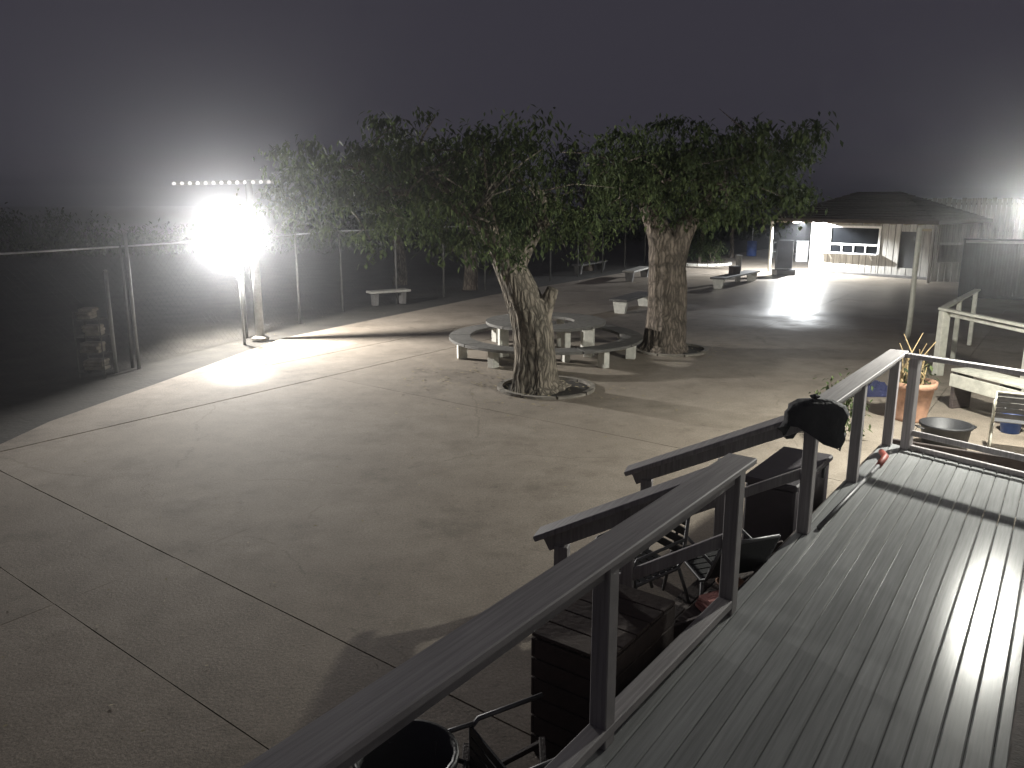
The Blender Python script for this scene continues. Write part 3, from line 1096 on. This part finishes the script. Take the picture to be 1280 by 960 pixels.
shrub('leafy_shrub', 'bright green shrub with a curb beside it, left of the blue drum', G(890, 329), 1.2, .7, 60, 41)
shrub('leafy_shrub', 'dark shrub growing left of the bright green one in far bed', G(874, 329), 1.5, .6, 45, 42, 'leaf_dark')
cb = G(884, 333)
t = thing('planting_bed', 'low curved pale curb round the far shrubs', 'planting bed', cb)
for i in range(10):
    a0, a1 = math.pi * (1.0 + i * .1 + .004), math.pi * (1.0 + (i + 1) * .1 - .004)
    MB().arc_slab(cb + Vector((0, 1.6, 0)), 1.45, 1.62, a0, a1, 0, .12, 3).build('curb_block', 'white_concrete', t)
for (u, v, lab, s) in ((877, 327, 'young slim tree rising out of the far shrubs', 51), (914, 322, 'young forked tree with pale trunk left of the blue drum', 52)):
    b = G(u, v)
    make_tree('young_tree', lab, b, [([(0, 0, -.02), (.03, 0, .6), (-.05, 0, 1.3), (.05, .05, 2.0)], [.15, .12, .11, .08], 10)],
              b + Vector((0, 0, 3.0)), (1.3, 1.3, 1.0), s, 'bark_brown', 55, 24, .2, leaf='leaf_dark', lobes=5)
# trees beyond the fence, deep in the dark
for (u, v, hgt, lab, s) in ((588, 362, 3.4, 'dim brown-trunked tree in the dark behind the yard fence', 61),
                            (735, 338, 4.2, 'dark tree beyond the fence between the two shade trees', 62),
                            (500, 356, 4.0, 'dark tree beyond the fence above the dim grey bench', 63),
                            (820, 330, 4.6, 'dark tree far behind the upright brown tree', 64)):
    b = G(u, v, -.05)
    make_tree('background_tree', lab, b, [([(0, 0, -.02), (.05, 0, .8), (-.05, .05, 1.8), (.05, .05, 2.4)], [.30, .25, .22, .17], 12)],
              b + Vector((0, 0, hgt)), (2.6, 2.6, 1.7), s, 'bark_brown', 130, 30, .2, leaf='leaf_dark', lobes=7, group=None)

rnd = random.Random(77)
br = MB()
for i in range(900):
    f = rnd.random()
    x = -62 + 84 * f + rnd.gauss(0, 1.5)
    y = 46 + 22 * f + 5 * math.sin(f * 9) + rnd.gauss(0, 2.2)
    top = 1.7 + .5 * math.sin(f * 23) + .4 * math.sin(f * 51 + 2)
    leaf_cloud(br, rnd, Vector((x, y, rnd.uniform(.05, 1) * top)), .42, 26, .34)
tag(br.build('brush', 'leaf_dark'), 'dark mass of brush growing beyond the wire fence', 'brush', kind='stuff')

# plank fence and dark container right of the kiosk
f0, f1 = Vector((18.3, 41.5, 0)), Vector((31.5, 38.5, 0))
t = thing('plank_fence', 'tall grey plank fence rising behind the kiosk roof', 'fence', f0)
dF = (f1 - f0).normalized()
n = 60
for i in range(n):
    hh = 3.35 + random.uniform(-.04, .04)
    p = f0.lerp(f1, (i + .5) / n)
    MB().cbox(p + Vector((0, 0, hh / 2)), ((f1 - f0).length / n - .02, .03, hh), frame_of(dF), .005).build('plank', 'siding', t)
for z in (.5, 1.8, 3.1):
    MB().beam(f0 + Vector((0, .05, z)), f1 + Vector((0, .05, z)), .05, .10).build('rail', 'dark_wood', t)

c0, c1 = G(1199, 372), G(1330, 378)
t = thing('storage_container', 'dark grey ribbed storage container with pale top edge behind the stair rail', 'container', (c0 + c1) / 2)
dC = (c1 - c0).normalized()
oC = Vector((-dC.y, dC.x, 0))
MC = frame_of(dC)
LCN = (c1 - c0).length
hC = 1.92
MB().box((c0 + c1) / 2 + oC * 1.2 + Vector((0, 0, hC / 2)), (LCN - .08, 2.3, hC - .04), MC).build('body', 'tarp_grey', t)
nr = 18
for i in range(nr):
    MB().cbox(c0.lerp(c1, (i + .5) / nr) + oC * .035 + Vector((0, 0, hC / 2)), (LCN / nr * .55, .04, hC - .14), MC, .012).build('rib', 'tarp_grey', t)
for z in (.05, hC - .03):
    MB().cbox((c0 + c1) / 2 + oC * .03 + Vector((0, 0, z)), (LCN, .12, .09), MC, .01).build('frame_rail', 'tarp_grey' if z < 1 else 'pole_paint', t)
MB().cbox(c0 + oC * .04 + Vector((0, 0, hC / 2)), (.10, .12, hC), MC, .01).build('corner_post', 'tarp_grey', t)

# lone wooden pole in front of the kiosk
pf = G(1134, 426)
t = thing('wooden_pole', 'slim pale wooden pole standing alone in front of the kiosk', 'pole', pf)
tp = pf + Vector((.03, .05, 2.62))
MB().tube([pf, pf.lerp(tp, .33) + Vector((.015, 0, 0)), pf.lerp(tp, .66) + Vector((-.008, 0, 0)), tp], [.062, .058, .055, .05], 10).build('shaft', 'pale_paint', t, True)
MB().beam(tp + Vector((-.03, 0, -.05)), tp + Vector((.30, .05, -.06)), .05, .06).build('bracket', 'rafter_wood', t)
# open lean-to frame right of the kiosk
r0 = K(LEN + 1.0, .3, 0)
t = thing('open_frame', 'open timber frame with low plank wall right of the kiosk', 'timber frame', r0)
for (s, o_) in ((LEN + .25, .9), (LEN + 1.3, .2), (LEN + 1.9, -.6)):
    MB().cbox(K(s, o_, 1.1), (.09, .09, 2.2), MK, .008).build('post', 'siding', t)
MB().beam(K(LEN + .25, .9, 1.55), K(LEN + 1.3, .2, 1.55), .06, .09).build('crosspiece', 'siding', t)
for i in range(9):
    p = K(LEN + .25, .9, 0).lerp(K(LEN + 1.9, -.6, 0), (i + .5) / 9)
    MB().cbox(p + Vector((0, 0, .40)), (.22, .03, .78), frame_of(K(LEN + 1.9, -.6, 0) - K(LEN + .25, .9, 0)), .006).build('plank', 'siding', t)

# ---------------------------------------------------------------- deck
DZ = 0.57
D0 = Vector((-.72, 2.0, 0))           # left edge of the deck, from below the picture ...
D1 = Vector((4.18, 8.62, 0))          # ... to its far corner
dE = (D1 - D0).normalized()
FARD = Vector((.60, -.80, 0)).normalized()
bd = az(34.9)
bn = Vector((bd.y, -bd.x, 0))
WALL0 = Vector((2.34, 3.31, 0))       # line of the clubhouse skirting
deck = thing('deck', None, None)
tag(deck, kind='structure')
nE = Vector((-dE.y, dE.x, 0))
nF = Vector((-FARD.y, FARD.x, 0))
if nF.y < 0:
    nF = -nF
wall_off = WALL0.dot(bn)
BW = 0.1165
off0 = D0.dot(bn) - 1.2
nbd = int((wall_off - off0) / BW) + 1
for i in range(nbd):
    o0 = off0 + i * BW
    if o0 > wall_off:
        break
    o1 = min(o0 + BW, wall_off + .02)
    g2 = .0015
    a = bn * (o0 + g2) + bd * -2.2
    b = bn * (o1 - g2) + bd * -2.2
    c = bn * (o1 - g2) + bd * 13
    d = bn * (o0 + g2) + bd * 13
    poly = [a, b, c, d]
    poly = clip(poly, nE, D0.dot(nE) + .0)
    poly = clip(poly, nF, D1.dot(nF)) if len(poly) > 2 else []
    if len(poly) < 3:
        continue
    if area(poly) < 0:
        poly = poly[::-1]
    if area(poly) < .004:
        continue
    # board with a soft arris along its long edges
    zt = DZ + random.uniform(-.0012, .0012)
    inset = []
    cen = sum(poly, Vector()) / len(poly)
    for q in poly:
        so = q.dot(bn) - (o0 + o1) / 2
        w = (o1 - o0) / 2 - g2
        f = max(0, abs(so) - (w - .006)) / .006 if w > .012 else 0
        inset.append(q - bn * (.008 * min(f, 1) * (1 if so > 0 else -1)))
    m = MB()
    n = len(poly)
    vs = [(q.x, q.y, zt - .028) for q in poly] + [(q.x, q.y, zt - .007) for q in poly] + [(q.x, q.y, zt) for q in inset]
    fs = [tuple(range(n))[::-1], tuple(range(2 * n, 3 * n))]
    for r in (0, 1):
        fs += [(r * n + i2, r * n + (i2 + 1) % n, (r + 1) * n + (i2 + 1) % n, (r + 1) * n + i2) for i2 in range(n)]
    m.add(vs, fs)
    m.build('board', 'deck_board', deck)
# joists, dark underside and fascia
m = MB()
for s in range(12):
    p = D0 + dE * (.3 + s * .75)
    m.beam(p + Vector((0, 0, DZ - .10)) - nE * .03, p - nE * 3.6 + Vector((0, 0, DZ - .10)), .045, .13)
m.build('joists', 'dark_wood', deck)
MB().beam(D0 + nE * .02 + Vector((0, 0, DZ - .16)), D1 + nE * .02 + Vector((0, 0, DZ - .16)), .035, .26).build('fascia', 'dark_wood', deck)
FE = D1 + FARD * 4.2
MB().beam(D1 + nF * .025 + Vector((0, 0, DZ - .15)), FE + nF * .025 + Vector((0, 0, DZ - .15)), .035, .25).build('fascia', 'rail_paint', deck)

RH = 1.05
CW = .19


def post(parent, p, h=RH, z=DZ, w=.095, m='rail_paint', d=dE):
    return MB().cbox(Vector((p.x, p.y, z + h / 2)), (w, w, h), frame_of(d), .006).build('post', m, parent)


def at_edge(y):
    return D0 + dE * ((y - D0.y) / dE.y)


PN = at_edge(4.83)      # posts either side of the steps
PS = at_edge(6.13)
# near run
t = thing('deck_railing', 'dark wooden deck railing running from below the picture up to the steps', 'railing', D0 + Vector((0, 0, DZ)))
for p in (at_edge(2.1), at_edge(3.52), PN):
    post(t, p - nE * .05, RH - .04)
MB().beam(at_edge(1.2) - nE * .05 + Vector((0, 0, DZ + RH - .02)), PN - nE * .05 + dE * .10 + Vector((0, 0, DZ + RH - .02)), CW, .04).build('cap_rail', 'rail_paint', t)
MB().beam(at_edge(1.2) - nE * .05 + Vector((0, 0, DZ + RH - .10)), PN - nE * .05 - dE * .055 + Vector((0, 0, DZ + RH - .10)), .038, .10).build('under_rail', 'rail_paint', t)
MB().beam(at_edge(1.2) - nE * .05 + Vector((0, 0, DZ + .085)), PN - nE * .05 - dE * .05 + Vector((0, 0, DZ + .085)), .10, .06).build('bottom_rail', 'rail_paint', t)
# far run
t = thing('deck_railing', 'wooden deck railing from the steps to the far pot corner', 'railing', PS + Vector((0, 0, DZ)))
for p in (PS, at_edge(7.35), D1 - dE * .10):
    post(t, p - nE * .05, RH - .04)
MB().beam(PS - nE * .05 - dE * .06 + Vector((0, 0, DZ + RH - .02)), D1 - nE * .05 + dE * .03 + Vector((0, 0, DZ + RH - .02)), CW, .04).build('cap_rail', 'rail_paint', t)
MB().beam(PS - nE * .05 + dE * .05 + Vector((0, 0, DZ + RH - .09)), D1 - nE * .05 - dE * .15 + Vector((0, 0, DZ + RH - .09)), .038, .09).build('under_rail', 'rail_paint', t)
# end run
t = thing('deck_railing', 'wooden railing across the far end of the deck before the clay pot', 'railing', D1 + Vector((0, 0, DZ)))
E0 = D1 - nF * .06 + FARD * .16
for s in (.12, 1.75, 3.3):
    post(t, E0 + FARD * s, RH - .05, d=FARD)
MB().beam(E0 - FARD * .06 + Vector((0, 0, DZ + RH - .027)), E0 + FARD * 4.0 + Vector((0, 0, DZ + RH - .027)), .10, .045).build('cap_rail', 'rail_paint', t)
MB().beam(E0 + FARD * .17 + Vector((0, 0, DZ + .19)), E0 + FARD * 4.0 + Vector((0, 0, DZ + .19)), .04, .06).build('bottom_rail', 'rail_paint', t)
MB().beam(E0 + FARD * .17 + Vector((0, 0, DZ + .03)), E0 + FARD * 4.0 + Vector((0, 0, DZ + .03)), .05, .05).build('toe_board', 'rail_paint', t)

# steps and handrails
sd = Vector((-.95, .31, 0)).normalized()
t = thing('deck_steps', 'dark wooden steps going down from the deck to the yard', 'steps', (PN + PS) / 2)
for i, z in enumerate((.38, .19)):
    a = PN + dE * .10 + sd * (.05 + i * .30)
    b = PS - dE * .10 + sd * (.05 + i * .30)
    for j in (0, 1):
        MB().beam(a + sd * (.07 + j * .145) + Vector((0, 0, z - .02)), b + sd * (.07 + j * .145) + Vector((0, 0, z - .02)), .135, .038).build('tread', 'dark_wood', t)
    MB().beam(a + sd * .01 + Vector((0, 0, z - .12)), b + sd * .01 + Vector((0, 0, z - .12)), .03, .15).build('riser', 'dark_wood', t)
for q in (PN + dE * .08, PS - dE * .08):
    MB().beam(q + sd * .04 + Vector((0, 0, .42)), q + sd * .72 + Vector((0, 0, .04)), .045, .18).build('stringer', 'dark_wood', t)
for (p, lab, L) in ((PN, 'sloping dark handrail with free end on the near side of the steps', 1.26),
                    (PS, 'sloping dark handrail with free end on the far side of the steps', 1.42)):
    t = thing('handrail', lab, 'handrail', p)
    q = p + sd * (L - .18)
    MB().cbox(Vector((q.x, q.y, .44)), (.095, .095, .88), frame_of(sd), .006).build('post', 'rail_paint', t)
    mid = p + sd * .62
    MB().cbox(Vector((mid.x, mid.y, .58)), (.08, .08, 1.08), frame_of(sd), .006).build('post', 'rail_paint', t)
    za, zb = DZ + RH - .05, .93
    MB().beam(p - sd * .01 + Vector((0, 0, za)), p + sd * L + Vector((0, 0, zb)), CW, .04).build('cap_rail', 'rail_paint', t)
    MB().beam(p - sd * .01 + Vector((0, 0, za - .08)), p + sd * (L - .07) + Vector((0, 0, zb - .06)), .038, .10).build('under_rail', 'rail_paint', t)
    MB().beam(p - sd * .01 + Vector((0, 0, za - .50)), p + sd * (L - .2) + Vector((0, 0, zb - .47)), .038, .08).build('lower_rail', 'rail_paint', t)

# black bag over the post at the steps
m = MB()
rr = random.Random(9)
prof = [(0.02, .0), (.11, -.015), (.17, -.06), (.19, -.14), (.175, -.24), (.19, -.31), (.20, -.33)]
bc = PS - nE * .05 + Vector((0, 0, DZ + RH + .07))
n = 20
vs = []
for kx in range(n):
    a = 2 * math.pi * kx / n
    for (r, z) in prof[:7]:
        w = 1 + .16 * math.sin(3 * a + z * 7) + .10 * math.sin(7 * a) * min(1, -z * 5) + rr.uniform(-.04, .04)
        p_ = sd * (r * w * math.cos(a) * 1.15) + dE * (r * w * math.sin(a) * .85)
        vs.append(bc + Vector((p_.x, p_.y, z * .85 * (1 + .3 * math.sin(2 * a + .6)))))
fs = []
for kx in range(n):
    for i in range(6):
        a, b = kx * 7 + i, ((kx + 1) % n) * 7 + i
        fs.append((a, a + 1, b + 1, b)[::-1])
fs.append(tuple(kx * 7 for kx in range(n)))
m.add(vs, fs)
bag = tag(m.build('black_bag', 'bag_black', smooth=True), 'black bag pulled over the railing post at the top of the steps', 'bag')
kn = MB()
for i in range(5):
    a = i * 1.26
    kn.tube([bc + Vector((0, 0, -.02)), bc + Vector((math.cos(a) * .015, math.sin(a) * .015, .03)), bc + Vector((math.cos(a) * .035, math.sin(a) * .03, .015))], [.02, .014, .012], 6)
kn.build('knot', 'bag_black', bag)
MB().tube([bc + Vector((.17, -.03, -.10)), bc + Vector((.23, -.06, -.22)), bc + Vector((.20, -.08, -.40)), bc + Vector((.12, -.10, -.34)), bc + Vector((.13, -.10, -.2))], .009, 6).build('strap', 'bag_black', bag, True)

# broom lying along the deck edge
t = thing('broom_pole', 'dark pole with a red end lying along the deck edge', 'pole', PS + Vector((0, 0, DZ)))
a, b = PS + dE * .12 - nE * .14 + Vector((0, 0, DZ + .02)), D1 - dE * 1.0 - nE * .16 + Vector((0, 0, DZ + .02))
MB().tube([a, b], .02, 8).build('shaft', 'chair_metal', t, True)
MB().tube([b, b + dE * .30 + Vector((0, 0, .02)), b + dE * .42 + Vector((-.05, .05, .03))], [.03, .034, .03], 8).build('red_grip', 'red_paint', t, True)

# ---------------------------------------------------------------- clubhouse wall with its lamp
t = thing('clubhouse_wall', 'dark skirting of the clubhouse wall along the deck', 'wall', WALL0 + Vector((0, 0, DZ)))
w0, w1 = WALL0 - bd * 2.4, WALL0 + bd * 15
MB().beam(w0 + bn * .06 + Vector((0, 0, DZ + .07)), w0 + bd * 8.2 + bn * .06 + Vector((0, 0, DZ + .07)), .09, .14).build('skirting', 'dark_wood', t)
for i in range(22):
    z = .1 + i * .16
    MB().beam(w0 + bn * (.20) + Vector((0, 0, z)), w1 + bn * .20 + Vector((0, 0, z)), .03, .157, ch=.01).build('siding_board', 'wall_paint', t)
for (LP, pw, lab) in ((LAMP2, P2, 'bright wall lamp of the clubhouse glaring at the edge of the picture'),):
    t = thing('wall_lamp', lab, 'lamp', LP)
    wp = LP + bn * (wall_off + .18 - LP.dot(bn))
    MB().cbox(wp + Vector((0, 0, .05)), (.16, .04, .22), frame_of(bd), .01).build('backplate', 'housing', t)
    MB().beam(wp + Vector((0, 0, .12)), LP + Vector((0, 0, .12)), .03, .03).build('arm', 'housing', t)
    MB().lathe([(.02, .15), (.03, .14), (.13, .07), (.155, .0), (.148, .0), (.122, .065), (.0, .125)], LP, 20).build('shade', 'housing', t)  # unseen hood, its rim lowered to keep light off the tree crowns
    MB().lathe([(0, -.03), (.025, -.02), (.032, 0), (.025, .05), (.015, .12)], LP, 12).build('bulb', 'led_wall', t)
    point('wall_light', LP, pw, (1.0, .99, .90), .045)

# ---------------------------------------------------------------- potted plant and things beyond the deck end
pc = G(1136, 524)
t = thing('clay_pot', 'big terracotta pot with dry stalky plants at the deck corner', 'potted plant', pc)
MB().lathe([(.22, 0), (.24, .02), (.235, .06), (.30, .50), (.335, .51), (.335, .60), (.30, .60), (.285, .52), (0, .50)], pc, 28).build('pot', 'terracotta', t, True)
MB().lathe([(.285, .53), (0, .545)], pc, 20, False).build('soil', 'soil', t)
rr = random.Random(31)
pl = MB()
for i in range(16):
    a, q = rr.uniform(0, 6.28), rr.uniform(.0, .2)
    b0 = pc + Vector((math.cos(a) * q, math.sin(a) * q, .52))
    h = rr.uniform(.25, .8)
    p1 = b0 + Vector((rr.uniform(-.08, .08), rr.uniform(-.08, .08), h * .5))
    p2 = b0 + Vector((rr.uniform(-.16, .16), rr.uniform(-.16, .16), h))
    pl.tube([b0, p1, p2], [.016, .013, .006], 5)
    for _ in range(2):
        d = Vector((rr.uniform(-.12, .12), rr.uniform(-.12, .12), rr.uniform(.06, .16)))
        pl.tube([p1, p1 + d], [.009, .003], 4)
pl.build('stalks', 'dry_stem', t)
lv = MB()
for i in range(16):
    leaf_cloud(lv, rr, pc + Vector((rr.uniform(-.2, .2), rr.uniform(-.2, .2), rr.uniform(.55, .85))), .07, 7, .10)
lv.build('leaves', 'leaf', t)
tb = G(1179, 560)
t = thing('black_tub', 'wide black plastic tub on the ground behind the end railing', 'tub', tb)
MB().lathe([(.26, 0), (.30, .30), (.325, .31), (.325, .34), (.30, .34), (.25, .04), (0, .03)], tb, 26).build('body', 'black_plastic', t, True)
for s in (-1, 1):
    MB().tube([tb + Vector((s * .31, -.07, .28)), tb + Vector((s * .38, -.04, .30)), tb + Vector((s * .38, .04, .30)), tb + Vector((s * .31, .07, .28))], .012, 6).build('handle', 'black_plastic', t)
shrub('leafy_shrub', 'small green bush below the deck railing beside the steps', G(1046, 545), .8, .30, 36, 71, size=.09)
bt = G(1092, 492)
t = thing('blue_tarp', 'crumpled blue tarp on the ground left of the clay pot', 'tarp', bt)
m = MB()
rr = random.Random(4)
gx, gy = 12, 10
vs = []
for i in range(gx):
    for j in range(gy):
        fx, fy = i / (gx - 1) - .5, j / (gy - 1) - .5
        q = max(0, 1 - (2 * fx) ** 2) * max(0, 1 - (2 * fy) ** 2)
        vs.append(bt + Vector((fx * .8, fy * .55, .01 + .22 * q * rr.uniform(.6, 1.1))))
m.add(vs, [(i * gy + j, (i + 1) * gy + j, (i + 1) * gy + j + 1, i * gy + j + 1) for i in range(gx - 1) for j in range(gy - 1)])
o = m.build('sheet', 'blue_cloth', t)

# pale stair rail and plank bench right of the pot
zr = 1.25
ra, rb, rc_ = G(1178, 386, zr), G(1300, 411, zr), G(1222, 362, zr)
t = thing('stair_rail', 'pale painted stair rail with thick corner post beyond the pot', 'railing', Vector((ra.x, ra.y, 0)))
MB().beam(ra, rb, .13, .045).build('cap_rail', 'pale_paint', t)
MB().beam(ra + Vector((0, .02, -.004)), rc_ + Vector((0, 0, -.004)), .13, .04).build('cap_rail', 'pale_paint', t)
MB().beam(ra + Vector((.06, .04, -.09)), rb + Vector((0, .04, -.09)), .04, .06).build('under_rail', 'pale_paint', t)
cp = ra + (rb - ra).normalized() * .10
MB().cbox(Vector((cp.x, cp.y + .02, (zr - .03) / 2)), (.15, .15, zr - .03), frame_of(rb - ra), .01).build('post', 'pale_paint', t)
for f in (.45, .95):
    q = ra.lerp(rc_, f)
    MB().cbox(Vector((q.x, q.y, (zr - .03) / 2)), (.09, .09, zr - .03), frame_of(rc_ - ra), .008).build('post', 'pale_paint', t)
q = ra.lerp(rb, .93)
MB().cbox(Vector((q.x, q.y, (zr - .03) / 2)), (.1, .1, zr - .03), frame_of(rb - ra), .008).build('post', 'pale_paint', t)
s0, s1 = G(1188, 462, .62), G(1320, 496, .62)
t = thing('plank_bench', 'pale plank bench in front of the stair rail behind the pot', 'bench', Vector(((s0.x + s1.x) / 2, (s0.y + s1.y) / 2, 0)))
dS = (s1 - s0).normalized()
oS = Vector((-dS.y, dS.x, 0))
if oS.y < 0:
    oS = -oS
for i in range(3):
    MB().beam(s0 + oS * (.08 + i * .155), s1 + oS * (.08 + i * .155), .14, .04).build('plank', 'pale_paint', t)
MB().beam(s0 + oS * .02 + Vector((0, 0, -.16)), s1 + oS * .02 + Vector((0, 0, -.16)), .03, .20).build('apron', 'pale_paint', t)
for f in (.02, .5, .97):
    q = s0.lerp(s1, f) + oS * .22
    MB().cbox(Vector((q.x, q.y, .30)), (.08, .34, .60), frame_of(dS), .008).build('leg', 'dark_wood', t)


def tube_chair(label, c, rot, col='chair_metal', seat='black_plastic', group='metal tube chairs round the deck', tip=None, name='tube_chair'):
    t = thing(name, label, 'chair', c, group)
    M = rotz(rot)
    if tip is not None:
        M = M @ Matrix.Rotation(math.radians(tip), 3, 'X')

    def q(x, y, z):
        return c + M @ Vector((x, y, z))
    for s in (-.24, .24):
        MB().tube([q(s, -.26, 0), q(s, -.24, .40), q(s, -.20, .44), q(s, .18, .43), q(s, .24, .48), q(s, .34, .86)], .014, 7).build('side_frame', col, t, True)
        MB().tube([q(s, .20, .42), q(s, .30, 0)], .014, 7).build('leg', col, t, True)
        MB().tube([q(s, -.22, .43), q(s, -.22, .60), q(s, -.18, .64), q(s, .27, .64)], .013, 7).build('armrest', col, t, True)
    MB().tube([q(-.24, .34, .86), q(.24, .34, .86)], .014, 7).build('top_bar', col, t, True)
    m = MB()
    for i in range(7):
        m.box(q(0, -.19 + i * .06, .445), (.47, .048, .012), M)
    m.build('seat', seat, t)
    m = MB()
    for i in range(5):
        m.box(q(0, .255 + i * .021, .54 + i * .075), (.47, .014, .062), M)
    m.build('backrest', seat, t)
    return t


tube_chair('metal tube chair behind the end railing beside the black tub', G(1262, 566), 150, 'pale_paint', 'chair_metal')
bb = G(1262, 540)
t = thing('blue_bucket', 'blue bucket beside the metal chair behind the end railing', 'bucket', bb)
MB().lathe([(.12, 0), (.15, .28), (.16, .28), (.16, .30), (.14, .30), (.11, .02), (0, .02)], bb, 18).build('body', 'barrel_blue', t, True)
MB().tube([bb + Vector((-.15, 0, .28)), bb + Vector((-.08, 0, .40)), bb + Vector((.08, 0, .40)), bb + Vector((.15, 0, .28))], .006, 5).build('handle', 'metal_white', t)

# ---------------------------------------------------------------- clutter in the dark between deck railing and handrails
gs = [((1.55, 5.85), 200, -12, 'dark metal chair standing at the foot of the steps'),
      ((.28, 3.72), 120, -88, 'dark metal chair tipped over on the ground between crate and black bin'),
      ((1.02, 5.72), 300, 8, 'tilted metal chair wedged between the two handrails')]
for (xy, r, tip, lab) in gs:
    tube_chair(lab, Vector((*xy, .0 if not tip else .05 if abs(tip) < 45 else .28)), r, 'chair_metal', 'black_plastic', tip=tip if tip else None)
bq = at_edge(4.12) + nE * .36
t = thing('wooden_crate', 'dark brown wooden crate on the ground against the deck', 'crate', bq)
Mc = frame_of(dE)
for s in (-1, 1):
    for i in range(6):
        MB().cbox(bq + Mc @ Vector((0, s * .24, .08 + i * .125)), (.84, .022, .115), Mc, .004).build('slat', 'brown_box', t)
        MB().cbox(bq + Mc @ Vector((s * .41, 0, .08 + i * .125)), (.022, .455, .115), Mc, .004).build('slat', 'brown_box', t)
for sx in (-1, 1):
    for sy in (-1, 1):
        MB().cbox(bq + Mc @ Vector((sx * .385, sy * .215, .385)), (.04, .04, .77), Mc, .004).build('corner_post', 'dark_wood', t)
for i in range(5):
    MB().cbox(bq + Mc @ Vector((-.335 + i * .168, 0, .785)), (.16, .50, .022), Mc, .004).build('lid_plank', 'brown_box', t)
cq = at_edge(6.78) + nE * .34
t = thing('storage_chest', 'long dark storage chest standing outside the far deck railing', 'chest', cq)
MB().cbox(cq + Vector((0, 0, .40)), (1.05, .44, .78), Mc, .02).build('body', 'chest_dark', t)
MB().cbox(cq + Vector((0, 0, .82)), (1.10, .48, .06), Mc, .02).build('lid', 'chest_dark', t)
for sx in (-.3, .3):
    MB().cbox(cq + Mc @ Vector((sx, -.232, .74)), (.07, .02, .10), Mc, .004).build('latch', 'chair_metal', t)
kb = Vector((-.52, 3.42, 0))
t = thing('black_bin', 'round black bin on the ground beneath the near deck railing', 'bin', kb)
MB().lathe([(.20, 0), (.24, .52), (.26, .53), (.26, .57), (.235, .57), (.19, .03), (0, .03)], kb, 24).build('body', 'black_plastic', t, True)
for s in (-1, 1):
    MB().tube([kb + Vector((s * .24, -.06, .48)), kb + Vector((s * .29, -.03, .49)), kb + Vector((s * .29, .03, .49)), kb + Vector((s * .24, .06, .48))], .012, 6).build('handle', 'black_plastic', t)
# folded stool lying by the bin
fs_ = Vector((-.05, 3.72, 0))
t = thing('folding_stool', 'folded dark stool frame lying on the ground beside the black bin', 'stool', fs_)
for s in (-.14, .14):
    MB().beam(fs_ + Vector((-.22, s, .03)), fs_ + Vector((.22, s + .06, .25)), .035, .03).build('leg', 'dark_wood', t)
    MB().beam(fs_ + Vector((.22, s * .8, .03)), fs_ + Vector((-.20, s * .8 - .05, .27)), .035, .03).build('leg', 'dark_wood', t)
MB().beam(fs_ + Vector((.22, -.20, .26)), fs_ + Vector((.22, .22, .26)), .04, .03).build('crossbar', 'dark_wood', t)
MB().beam(fs_ + Vector((-.20, -.20, .28)), fs_ + Vector((-.20, .14, .28)), .04, .03).build('crossbar', 'dark_wood', t)
# small things on the steps
mt = (PN + PS) / 2 + sd * .22 + Vector((0, 0, .381))
t = thing('terracotta_saucer', 'small clay saucer with a yellow cup on the top step', 'saucer', mt)
MB().lathe([(.08, 0), (.11, .025), (.10, .025), (.075, .008), (0, .008)], mt, 18).build('dish', 'terracotta', t, True)
MB().lathe([(.035, .01), (.045, .09), (.04, .09), (.03, .015), (0, .015)], mt, 14).build('cup', 'dry_stem', t, True)
ck = (PN + PS) / 2 + sd * .14 - dE * .45 + Vector((0, 0, .381))
t = thing('folded_cloth', 'folded pink cloth left on the top step', 'cloth', ck)
for i in range(3):
    MB().cbox(ck + Vector((0, 0, .018 + i * .034)), (.26 - i * .02, .20 - i * .012, .034), rotz(15 + i * 6), .014).build('fold', 'cloth_pink', t)

# ---------------------------------------------------------------- haze added to give the lamps a lens-like glow
m = bpy.data.materials.new('haze')
m.use_nodes = True
m.node_tree.nodes.remove(m.node_tree.nodes['Principled BSDF'])
pv = m.node_tree.nodes.new('ShaderNodeVolumePrincipled')
pv.inputs['Color'].default_value = (.93, .95, 1, 1)
pv.inputs['Density'].default_value = HAZE_DENSITY
pv.inputs['Anisotropy'].default_value = 0.93
m.node_tree.links.new(pv.outputs[0], m.node_tree.nodes['Material Output'].inputs['Volume'])
MAT['haze'] = m
hz = MB()
hz.box((0, 270, 6), (790, 640, 14.2))
tag(hz.build('haze', 'haze'), kind='stuff')
